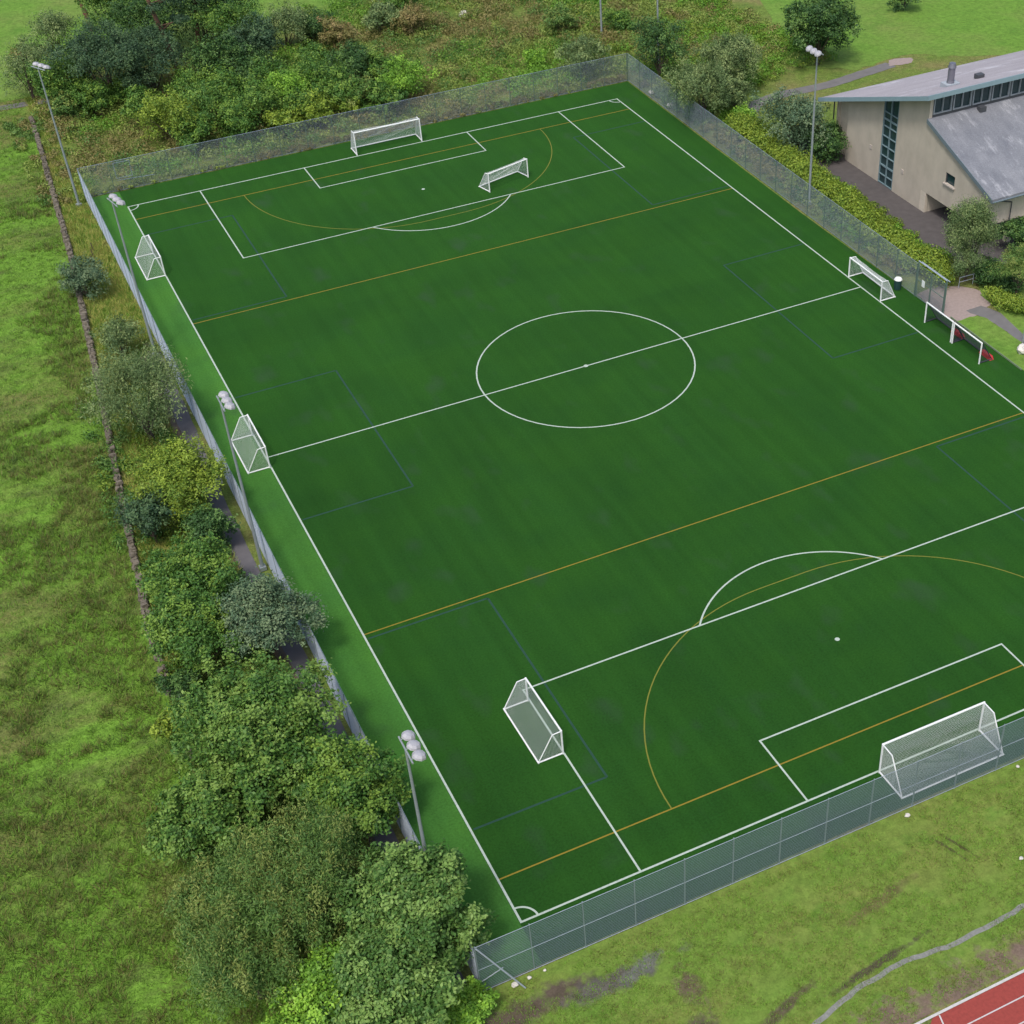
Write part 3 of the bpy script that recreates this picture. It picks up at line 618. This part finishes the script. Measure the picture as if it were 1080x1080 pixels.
for a_, b_ in (((xa, -.08, 1.3), (xb, -.08, 1.3)), ((xa, -.08, 2.9), (xb, -.08, 2.9)), ((xa, -.08, 1.3), (xa, -.08, 2.9)), ((xb, -.08, 1.3), (xb, -.08, 2.9)), ((54.5, -.08, .9), (58.2, -.08, 1.1))): mb.bar(a_, b_, .03)
mb.build('square_frame', WIREN, ff)
# gate
gp = empty('gate', (30.75, -3.75, 0), -math.pi/2); tag(gp, 'tall mesh double gate in the right fence with white sign', 'gate')
gh = 3.1
for k_ in range(2):
    x0 = k_*2.0+.05; x1 = x0+1.9
    m_ = MB()
    for a_, b_ in (((x0, 0, .08), (x0, 0, gh)), ((x1, 0, .08), (x1, 0, gh)), ((x0, 0, .08), (x1, 0, .08)), ((x0, 0, gh), (x1, 0, gh)), ((x0, 0, gh*.55), (x1, 0, gh*.55))): m_.bar(a_, b_, .035)
    lf = m_.build('gate_leaf', POSTM, gp); v, f = bay_mesh(gh-.1); pm = link('mesh_infill', v, f, WIRE, lf); pm.scale.x = 1.9/BAY; pm.location = (x0, 0, 0)
for x0 in (0, 4.1): MB().box((x0, 0, 1.7), (.1, .1, 3.5)).build('gate_post', POSTM, gp)
MB().bar((0, 0, 3.45), (4.1, 0, 3.45), .05).build('header_rail', WIREL, gp)
MB().bar((0, .35, 3.25), (4.1, .35, 3.25), .04).build('header_rail', WIREL, gp)
MB().box((1.0, -.06, 1.7), (.42, .02, .62)).build('sign', WHITE, gp)
tag(MB().box((31.2, -13.3, .1), (.06, 9.8, .14)).build('edging_board', plain('timber', (.16, .22, .13), .8)), 'low green timber edging behind the two small frames', 'edging')
f2 = MB()
for i in range(4): f2.bar((35.0+i*1.5, -4.4-.05*i, 0), (35.0+i*1.5, -4.4-.05*i, 1.0), .03)
f2.bar((35.0, -4.4, 1.0), (39.5, -4.55, 1.0), .035); f2.bar((35.0, -4.4, .55), (39.5, -4.55, .55), .03)
tag(f2.build('handrail', WIREL), 'pale tubular handrail beside the gate paving', 'railing')

# ------------------------------------------------------------------ goals
def goal(name, label, w, h, dt, db, loc, rz, r=.06, net=NET, twine=.0048, ns=.085, sag=.12, group=None, wheels=False, basebar=True, inset=False):
    """local: goal line along x, mouth faces -y, back towards +y"""
    root = empty(name, (loc[0], loc[1], 0), rz); hw = w/2
    m_ = MB(); m_.bar((-hw, 0, h), (hw, 0, h), r, 10); m_.build('crossbar', WHITE, root)
    for s in (-1, 1): MB().bar((s*hw, 0, 0), (s*hw, 0, h+r*.5), r, 10).build('post', WHITE, root)
    q = r*.62
    for s in (-1, 1):
        MB().bar((s*hw, 0, h-.02), (s*hw, dt, h-.05), q).bar((s*hw, dt, h-.05), (s*hw, db, .06), q).build('back_stanchion', WHITE, root)
        MB().bar((s*hw, 0, .07), (s*hw, db, .07), r*.85).build('ground_bar', WHITE, root)
    MB().bar((-hw-.06, db, .07), (hw+.06, db, .07), r*.95).build('ground_bar', WHITE, root)
    if wheels:
        for s in (-1, 1): MB().bar((s*(hw+.08), db*.45, .12), (s*(hw+.16), db*.45, .12), .12, 12).build('wheel', plain('rubber', (.03, .03, .03), .8) if False else POSTM, root)
    # net: strands as thin twine on roof, back and sides, with a little sag
    n_ = MB(); nx = max(4, int(w/ns)); prof = [(0, h-.02), (dt, h-.07), (db-.03, .1)]
    segs = []
    for (y0, z0), (y1, z1) in zip(prof[:-1], prof[1:]):
        k = max(1, int(math.hypot(y1-y0, z1-z0)/ns)); segs += [(y0+(y1-y0)*i/k, z0+(z1-z0)*i/k) for i in range(k)]
    segs.append(prof[-1]); L_ = len(segs)
    def pt(i, j):
        x_ = -hw+w*i/nx; y_, z_ = segs[j]; s = math.sin(math.pi*i/nx)*math.sin(math.pi*j/(L_-1))
        return (x_, y_-.3*sag*s, z_-sag*s*abs(math.sin(5*i/nx+j*.2))*.7-sag*.3*s)
    G_ = [[pt(i, j) for j in range(L_)] for i in range(nx+1)]
    for i in range(nx+1):
        for j in range(L_-1): n_.bar(G_[i][j], G_[i][j+1], twine, 3, cap=False)
    for j in range(1, L_):
        for i in range(0, nx): n_.bar(G_[i][j], G_[i+1][j], twine, 3, cap=False)
    for s in (-1, 1):
        k = int(h/ns)
        for i in range(1, k):
            z_ = h*i/k; ye = dt+(db-dt)*(h-z_)/h; n_.bar((s*hw, .02, z_), (s*hw, ye, z_), twine, 3, cap=False)
        k = int(db/ns)
        for i in range(1, k):
            y_ = db*i/k; zt = h if y_ <= dt else h*(db-y_)/(db-dt); n_.bar((s*hw, y_, .05), (s*hw, y_, zt), twine, 3, cap=False)
    n_.build('net', net, root)
    tag(root, label, 'goal', group); return root
GG = 'football goals around the pitch'
PI = math.pi
goal('football_goal', 'large white goal standing behind the near goal line', 7.32, 2.44, .95, 2.35, (-.55, -49.72), PI, .065, group=GG, sag=.2)
goal('football_goal', 'large white goal at the far end of the pitch', 7.32, 2.44, .8, 1.9, (.39, 49.8), 0, .065, group=GG, sag=.2)
goal('football_goal', 'mid-sized white goal inside the far penalty area', 5.0, 1.95, .5, 1.75, (8.05, 35.2), .27, .06, group=GG)
goal('football_goal', 'white goal on the left touchline nearest the far corner', 4.95, 1.95, .6, 1.7, (-27.5, 35.7), PI/2, .06, group=GG)
goal('football_goal', 'white goal on the left touchline at the halfway line', 4.95, 1.95, .6, 1.7, (-27.55, 1.05), PI/2, .06, group=GG)
goal('football_goal', 'white goal at the left corner of the near penalty area', 5.2, 2.0, .6, 1.65, (-20.25, -36.75), PI/2+.01, .06, group=GG)
goal('football_goal', 'white goal on the right touchline at the halfway line', 5.1, 1.95, .6, 1.55, (27.5, -.5), -PI/2, .065, group=GG)
for (cy, lab) in ((-9.8, 'small white frame with dark net near the gate'), (-13.75, 'small white frame with dark net and red weight, further right')):
    root = goal('training_goal', lab, 3.75, 1.95, .12, 1.3, (28.8, cy), -PI/2, .065, NETD, .006, .09, .05, group='two small goals side by side')
    rb = MB(); rb.box((1.2, 1.25, .16), (1.5, .42, .3), 0, .8).build('weight_bag', RED, root)
    for ch in [c for c in bpy.data.objects if c.parent == root and c.name.startswith(('ground_bar', 'back_stan'))]: ch.data.materials[0] = NETD

# ------------------------------------------------------------------ floodlight masts
def mast(label, x_, y_, H, heading, nl=3):
    root = empty('floodlight_mast', (x_, y_, 0), heading)
    MB().path([(0, 0, 0), (0, 0, H*.5), (0, 0, H)], [.13, .10, .065], 12).box((0, 0, .15), (.45, .45, .3)).build('pole', STEEL, root)
    MB().bar((-1.0, 0, H), (1.0, 0, H), .05).build('cross_arm', STEEL, root)
    for k in range(nl):
        xx = (k-(nl-1)/2)*.74
        lm = MB(); n = 8
        rings = [(.0, .12, .30), (.12, .36, .16), (.30, .44, .02), (.36, .44, -.06)]
        base = len(lm.v); tilt = .35
        for (dy, r_, dz) in [(0, .08, .24), (0, .25, .19), (0, .34, .06), (0, .36, -.05), (0, .32, -.08)]:
            for i in range(n):
                t = 2*PI*i/n; a_ = r_*math.cos(t); b_ = r_*1.05*math.sin(t)
                lm.v.append((xx+a_, -.42+b_*math.cos(tilt)-dz*math.sin(tilt), H+.08+dz*math.cos(tilt)+b_*math.sin(tilt)))
        for q in range(4):
            for i in range(n): j = (i+1) % n; lm.f.append((base+q*n+i, base+(q+1)*n+i, base+(q+1)*n+j, base+q*n+j))
        lm.f.append(tuple(base+i for i in range(n)))
        lo = lm.build('floodlight', LAMPW, root)
        g = MB(); g.v = [lm.v[base+4*n+i] for i in range(n)]; g.f = [tuple(range(n))]; g.build('lamp_glass', GLASSM, lo)
        MB().bar((xx, 0, H), (xx, -.3, H+.14), .03).build('bracket', STEEL, lo)
    tag(root, label, 'floodlight', 'floodlight masts around the pitch'); return root
LX = -31.55
hd_l, hd_r = PI/2, -PI/2
mast('floodlight mast behind the far left corner, by the stone wall', -31.75, 52.2, 13.9, hd_l+.5)
mast('floodlight mast on the left side beside the first touchline goal', LX, 19.4, 14.0, hd_l+.2)
mast('floodlight mast on the left side at the halfway line goal', LX+.1, -13.2, 13.8, hd_l)
nm = at(428, 791, 13.6); mast('floodlight mast on the left side nearest the near corner, in the trees', nm.x, nm.y, 13.6, hd_l)
mast('floodlight mast between right fence and the building', 32.2, 16.4, 15.0, hd_r)
mast('tall floodlight mast at the far right corner beside a narrow tree', 35.7, 55.2, 15.5, hd_r)
mast('far floodlight mast standing in the scrub behind the far fence', 34.3, 67.6, 15.5, hd_r)
po = empty('lamp_post', (33.7, -15.1, 0)); MB().path([(0, 0, 0), (0, 0, 3.6)], [.08, .06], 10).build('pole', STEEL, po); MB().bar((0, 0, 3.6), (0, 0, 3.85), .14, 12, .1).build('lamp_head', LAMPW, po)
tag(po, 'grey lamp post beside the side path at the right edge', 'lamp post')

# ------------------------------------------------------------------ loose small things
def rock(name, label, x_, y_, s, mat=PALE, cat='stone', group=None):
    R = np.random.default_rng(int(abs(x_*100+y_*10))); v = []; f = []; nu, nv = 8, 5
    for j in range(nv+1):
        ph = PI*j/nv
        for i in range(nu):
            t = 2*PI*i/nu; q = s*R.uniform(.8, 1.15); v.append((x_+q*math.sin(ph)*math.cos(t)*1.2, y_+q*math.sin(ph)*math.sin(t), q*.7*math.cos(ph)+s*.5))
    for j in range(nv):
        for i in range(nu): k = (i+1) % nu; f.append((j*nu+i, (j+1)*nu+i, (j+1)*nu+k, j*nu+k))
    o = link(name, v, f, mat); tag(o, label, cat, group)
rock('stone', 'small white stone on the bank below the near big goal', -4.7, -53.3, .15)
rock('stone', 'small white stone at the fence foot right of the near goal', 3.3, -53.25, .10)
rock('stone', 'small white stone on the bank near the right edge', -.9, -58.9, .12)
rock('stone', 'white stone at the near left fence corner, largest of three', -29.35, -53.15, .17)
rock('stone', 'white stone by the corner brace, middle of three', -28.5, -53.1, .11)
rock('stone', 'smallest white stone right of the near fence corner', -27.6, -53.05, .08)
rock('boulder', 'white boulder lying in the scrub near the top edge', 22.3, 83.1, .65)
for i, (q, w_) in enumerate([((33.2, -16.0), 'large pale boulder at the right edge, left of the pile'), ((34.0, -16.6), 'pale boulder at the right edge, right of the pile'), ((33.3, -17.0), 'pale boulder at the front of the pile on the right edge')]):
    rock('boulder', w_, q[0], q[1], .62-.1*i, group='pale boulders by the right edge')
rock('boulder', 'grey-white boulder just outside the far right fence', 31.6, 44.5, .4)
rock('boulder', 'grey-white boulder outside the right fence nearer the corner', 31.6, 49.0, .35)
MBk = MB().box((-31.75, -1.5, .25), (.9, .55, .55), .35, .92, .03); tag(MBk.build('concrete_block', plain('concrete', (.45, .44, .42), .9)), 'white concrete block on the dark path by the yellow-green tree', 'block')
bn = empty('litter_bin', (30.1, -1.9, 0)); MB().bar((0, 0, .05), (0, 0, .95), .32, 14, .36).build('bin_body', plain('bin_green', (.015, .05, .05), .5), bn); MB().bar((0, 0, .95), (0, 0, 1.08), .38, 14, .30).build('bin_lid', WHITE, bn)
tag(bn, 'dark green bin with white lid behind the right touchline goal', 'bin')
for i in range(3):
    st = MB(); st.bar((-32.4-.25*i, 41.5-1.3*i, 0), (-32.5-.25*i, 41.5-1.3*i, .9), .05, 6)
    tag(st.build('wooden_stake', plain('stake', (.10, .07, .05), .9)), ['dark wooden stake nearest the far left mast', 'dark wooden stake second from the far left mast', 'dark wooden stake third from the far left mast'][i], 'stake')

# ------------------------------------------------------------------ building
def wallmat():
    m, N, L, b = newmat('pale_blockwork'); tc = N.new('ShaderNodeTexCoord')
    n1 = noise(N, L, tc, .35, 5); c = mixc(N, L, (.52, .46, .38), (.60, .54, .45), n1.outputs['Fac'])
    br = N.new('ShaderNodeTexBrick'); br.inputs['Scale'].default_value = 1.0; br.inputs['Brick Width'].default_value = .45; br.inputs['Row Height'].default_value = .225; br.inputs['Mortar Size'].default_value = .008
    mp = N.new('ShaderNodeMapping'); mp.inputs['Rotation'].default_value = (PI/2, 0, PI/2); L.new(tc.outputs['Object'], mp.inputs['Vector']); L.new(mp.outputs[0], br.inputs['Vector'])
    br.inputs['Color1'].default_value = (1, 1, 1, 1); br.inputs['Color2'].default_value = (.9, .9, .9, 1); br.inputs['Mortar'].default_value = (.72, .72, .72, 1)
    c = mixc(N, L, c, br.outputs['Color'], .7, 'MULTIPLY')
    n2 = noise(N, L, tc, .9, 6, (1, 1, .6)); r = ramp(N, [(.35, (.90,)*3), (.6, (1.03,)*3)]); L.new(n2.outputs['Fac'], r.inputs[0]); c = mixc(N, L, c, r.outputs[0], 1., 'MULTIPLY')
    L.new(c, b.inputs['Base Color']); b.inputs['Roughness'].default_value = .9; return m
def roofmat(name, c0, c1, stain, s=.4, st=(1, 1, 1)):
    m, N, L, b = newmat(name); tc = N.new('ShaderNodeTexCoord')
    n1 = noise(N, L, tc, s, 8, st, .7); c = mixc(N, L, c0, c1, stretchf(N, L, n1.outputs['Fac'], .35, .65))
    n2 = noise(N, L, tc, s*2.2, 8, (st[0]*.9, st[1]*.35, 1), .75, (5, 5, 0)); c = mixc(N, L, c, stain, stretchf(N, L, n2.outputs['Fac'], .55, .72))
    n3 = noise(N, L, tc, 9, 3); r = ramp(N, [(.3, (.8,)*3), (.7, (1.15,)*3)]); L.new(n3.outputs['Fac'], r.inputs[0]); c = mixc(N, L, c, r.outputs[0], 1., 'MULTIPLY')
    L.new(c, b.inputs['Base Color']); b.inputs['Roughness'].default_value = .7; return m
WALLM = wallmat(); R1 = roofmat('felt_roof', (.33, .30, .33), (.42, .39, .42), (.66, .65, .70), .22, (.35, 1.6, 1)); R2 = roofmat('weathered_roof', (.15, .16, .185), (.23, .24, .265), (.42, .43, .46), .35, (1.3, .5, 1))
FASC = plain('teal_fascia', (.22, .32, .37), .45); FRAME = plain('grey_frame', (.34, .38, .42), .5); FRAMET = plain('teal_frame', (.17, .25, .28), .5); PANE = plain('window_pane', (.02, .045, .05), .08, var=.3); PANE.node_tree.nodes['Principled BSDF'].inputs['Roughness'].default_value = .08
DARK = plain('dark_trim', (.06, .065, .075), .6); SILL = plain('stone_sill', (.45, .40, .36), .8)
B = empty('building', (41, 12, 0)); OX, OY = 41, 12
def bb(mb, name, mat, parent=B, smooth=False):
    if parent is B: mb.v = [(x-OX, y-OY, z) for x, y, z in mb.v]
    else: mb.v = [(x-OX, y-OY, z) for x, y, z in mb.v]
    return mb.build(name, mat, parent, smooth)
XE = 76; YR = 10.2                                         # building length and ridge line
z_up = lambda y: 11.15-(y-YR)*.352                         # upper mono-pitch underside
z_lo = lambda y: 8.85-(YR-y)*.345                          # lower roof underside
# gable wall facing the pitch: pieces round the stair glazing and the undercroft
w = MB()
def wallpiece(y0, y1, zb, zt0, zt1, x0=41.0, th=.35): w.prism([(x0, y0, zb), (x0, y1, zb), (x0, y1, zt1), (x0, y0, zt0)], (th, 0, 0))
wallpiece(17.4, 23.4, -.1, z_up(17.4), z_up(23.4))
w.prism([(41.55, 23.4, -.1), (41.55, 26.0, -.1), (41.55, 26.0, z_up(26)), (41.55, 23.4, z_up(23.4))], (.35, 0, 0))
w.prism([(41.35, 23.4, -.1), (41.55, 23.4, -.1), (41.55, 23.4, z_up(23.4)), (41.35, 23.4, z_up(23.4))], (0, .3, 0))
wallpiece(YR, 14.9, -.1, z_up(YR), z_up(14.9))
wallpiece(6.7, YR, 2.0, z_lo(6.7), z_lo(YR))
wallpiece(5.3, 6.7, 2.0, 4.15, 4.15); wallpiece(5.3, 6.7, 5.2, z_lo(5.3), z_lo(6.7))
wallpiece(.3, 5.3, 2.0, z_lo(.3), z_lo(5.3))
w.prism([(41.35, .3, 2.4), (XE, .3, 2.4), (XE, .3, z_lo(.3)), (41.35, .3, z_lo(.3))], (0, .35, 0))
w.prism([(41.35, 9.4, -.1), (44.3, 9.4, -.1), (44.3, 9.4, 2.4), (41.35, 9.4, 2.4)], (0, .3, 0))
w.box((41.2, 9.8, 1.0), (.38, .8, 2.2))
w.box((44.3, .75, 1.2), (.5, .5, 2.5))
w.box((60, 12.5, 10.0), (.1, .1, .1))
w.prism([(41.35, 25.6, -.1), (XE, 25.6, -.1), (XE, 25.6, z_up(25.6)), (41.35, 25.6, z_up(25.6))], (0, .35, 0))
bb(w, 'wall', WALLM)
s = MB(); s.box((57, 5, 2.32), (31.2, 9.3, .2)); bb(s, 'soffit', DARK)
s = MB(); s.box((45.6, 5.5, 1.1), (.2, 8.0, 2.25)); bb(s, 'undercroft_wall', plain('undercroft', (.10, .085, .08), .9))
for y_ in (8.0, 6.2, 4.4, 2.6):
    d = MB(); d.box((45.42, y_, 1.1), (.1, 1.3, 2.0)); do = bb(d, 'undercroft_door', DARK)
# roofs
r = MB(); x0 = 39.9
r.prism([(x0, 9.3, z_up(9.3)+.02), (x0, 27.2, z_up(27.2)+.02), (x0, 27.2, z_up(27.2)+.22), (x0, 9.3, z_up(9.3)+.22)], (XE-x0+1, 0, 0)); ur = bb(r, 'upper_roof', R1)
r = MB(); x0 = 40.85
r.prism([(x0, -.5, z_lo(-.5)+.02), (x0, YR-.02, z_lo(YR)+.02), (x0, YR-.02, z_lo(YR)+.24), (x0, -.5, z_lo(-.5)+.24)], (XE-x0, 0, 0)); lr = bb(r, 'lower_roof', R2)
f = MB(); x0 = 39.86
f.prism([(x0, 9.2, z_up(9.2)-.16), (x0, 27.3, z_up(27.3)-.16), (x0, 27.3, z_up(27.3)+.27), (x0, 9.2, z_up(9.2)+.27)], (-.05, 0, 0))
f.box((58.4, 9.24, z_up(9.24)+.05), (37.0, .07, .46)); bb(f, 'fascia', FASC, ur)
f = MB(); x0 = 40.8
f.prism([(x0, -.55, z_lo(-.55)-.1), (x0, YR-.05, z_lo(YR-.05)-.1), (x0, YR-.05, z_lo(YR-.05)+.3), (x0, -.55, z_lo(-.55)+.3)], (-.06, 0, 0))
f.bar((40.8, -.62, z_lo(-.5)+.02), (XE, -.62, z_lo(-.5)+.02), .09, 8); bb(f, 'gutter', plain('slate_trim', (.14, .18, .21), .5), lr)
# clerestory between the two roofs
zc0, zc1 = z_lo(YR)+.2, z_up(YR)+.02
f = MB(); f.box((58.6, YR+.10, zc0+.12), (34.9, .16, .3)); f.box((58.6, YR+.10, zc1-.08), (34.9, .16, .25)); f.box((58.6, YR+.30, (zc0+zc1)/2), (34.9, .1, zc1-zc0+.02)); bb(f, 'clerestory_band', DARK)
for i in range(15):
    xa = 41.5+i*2.25; m_ = MB(); zb, zt = zc0+.30, zc1-.24
    for xx in (xa, xa+.98, xa+1.96): m_.box((xx+.04, YR+.11, (zb+zt)/2), (.09 if xx != xa+.98 else .06, .2, zt-zb))
    m_.box((xa+1.02, YR+.11, zb+.02), (2.1, .22, .07)); wf = bb(m_, 'clerestory_window', FRAME)
    g = MB(); g.box((xa+1.02, YR+.20, (zb+zt)/2), (1.9, .03, zt-zb)); bb(g, 'pane', PANE, wf)
# stair glazing: full-height strip
g = MB(); g.prism([(41.16, 14.95, 0), (41.16, 17.35, 0), (41.16, 17.35, z_up(17.35)-.03), (41.16, 14.95, z_up(14.95)-.03)], (.04, 0, 0)); gz = bb(g, 'stair_glazing', PANE)
m_ = MB()
for yy in (14.98, 16.15, 17.32): m_.box((41.08, yy, z_up(yy)/2-.05), (.14, .08, z_up(yy)-.1))
for i, zz in enumerate((.06, .95, 1.9, 2.9, 3.9, 4.9, 5.9, 6.6, 7.3)): m_.box((41.08, 16.15, zz), (.12, 2.36, .07 if i not in (2, 7) else .14))
bb(m_, 'frame', FRAMET, gz)
# small square window
g = MB(); g.box((41.2, 6.0, 4.67), (.04, 1.36, 1.03)); sw = bb(g, 'window', PANE)
m_ = MB(); m_.box((41.1, 5.33, 4.67), (.12, .07, 1.05)); m_.box((41.1, 6.67, 4.67), (.12, .07, 1.05)); m_.box((41.1, 6.0, 5.17), (.12, 1.4, .07)); bb(m_, 'frame', DARK, sw)
m_ = MB(); m_.box((40.94, 6.0, 4.1), (.24, 1.7, .12)); bb(m_, 'sill', SILL, sw)
g = MB(); g.box((46.5, .26, 4.0), (1.2, .06, 1.1)); sw = bb(g, 'window', PANE); m_ = MB(); m_.box((46.5, .18, 3.38), (1.5, .2, .12)); bb(m_, 'sill', SILL, sw)
# downpipes, vents
p_ = MB(); p_.bar((41.1, .15, 5.0), (43.7, .12, 4.3), .05); p_.bar((43.7, .12, 4.3), (43.7, .12, .1), .05); bb(p_, 'downpipe', DARK)
p_ = MB(); p_.bar((40.95, 25.9, z_up(26)), (40.95, 25.9, .1), .07); bb(p_, 'downpipe', DARK)
for (yy, zz) in ((19.0, 3.0), (13.4, 2.6)):
    p_ = MB(); p_.box((40.97, yy, zz), (.06, .35, .4)); bb(p_, 'vent_grille', SILL)
def roofpt(x_, y_): return (x_, y_, z_up(y_)+.22)
fq = at(1002, 90, 10.4); fx, fy = fq.x, fq.y; vq = at(1033, 79, 10.5); lq = at(1034, 124, 8.2)
p_ = MB(); p_.box((fx, fy, z_up(fy)+.3), (1.5, 1.1, .5)); vb = bb(p_, 'flue_base', FRAME, ur)
p_ = MB(); p_.bar((fx, fy, z_up(fy)+.5), (fx, fy, z_up(fy)+2.0), .34, 14); p_.bar((fx, fy, z_up(fy)+2.0), (fx, fy, z_up(fy)+2.4), .42, 14, .3); p_.bar((fx, fy, z_up(fy)+.55), (fx, fy, z_up(fy)+.9), .40, 14, .3); bb(p_, 'flue', plain('flue_steel', (.22, .22, .26), .35, .6), ur)
p_ = MB(); p_.box((vq.x, vq.y, z_up(vq.y)+.42), (.8, .6, .45)); bb(p_, 'roof_vent', DARK, ur)
p_ = MB(); p_.box((lq.x, lq.y, z_lo(lq.y)+.42), (.7, .6, .45)); bb(p_, 'roof_vent', DARK, lr)
tag(B, 'pale block school building with teal-edged sloping roofs and tall stair window', 'building')
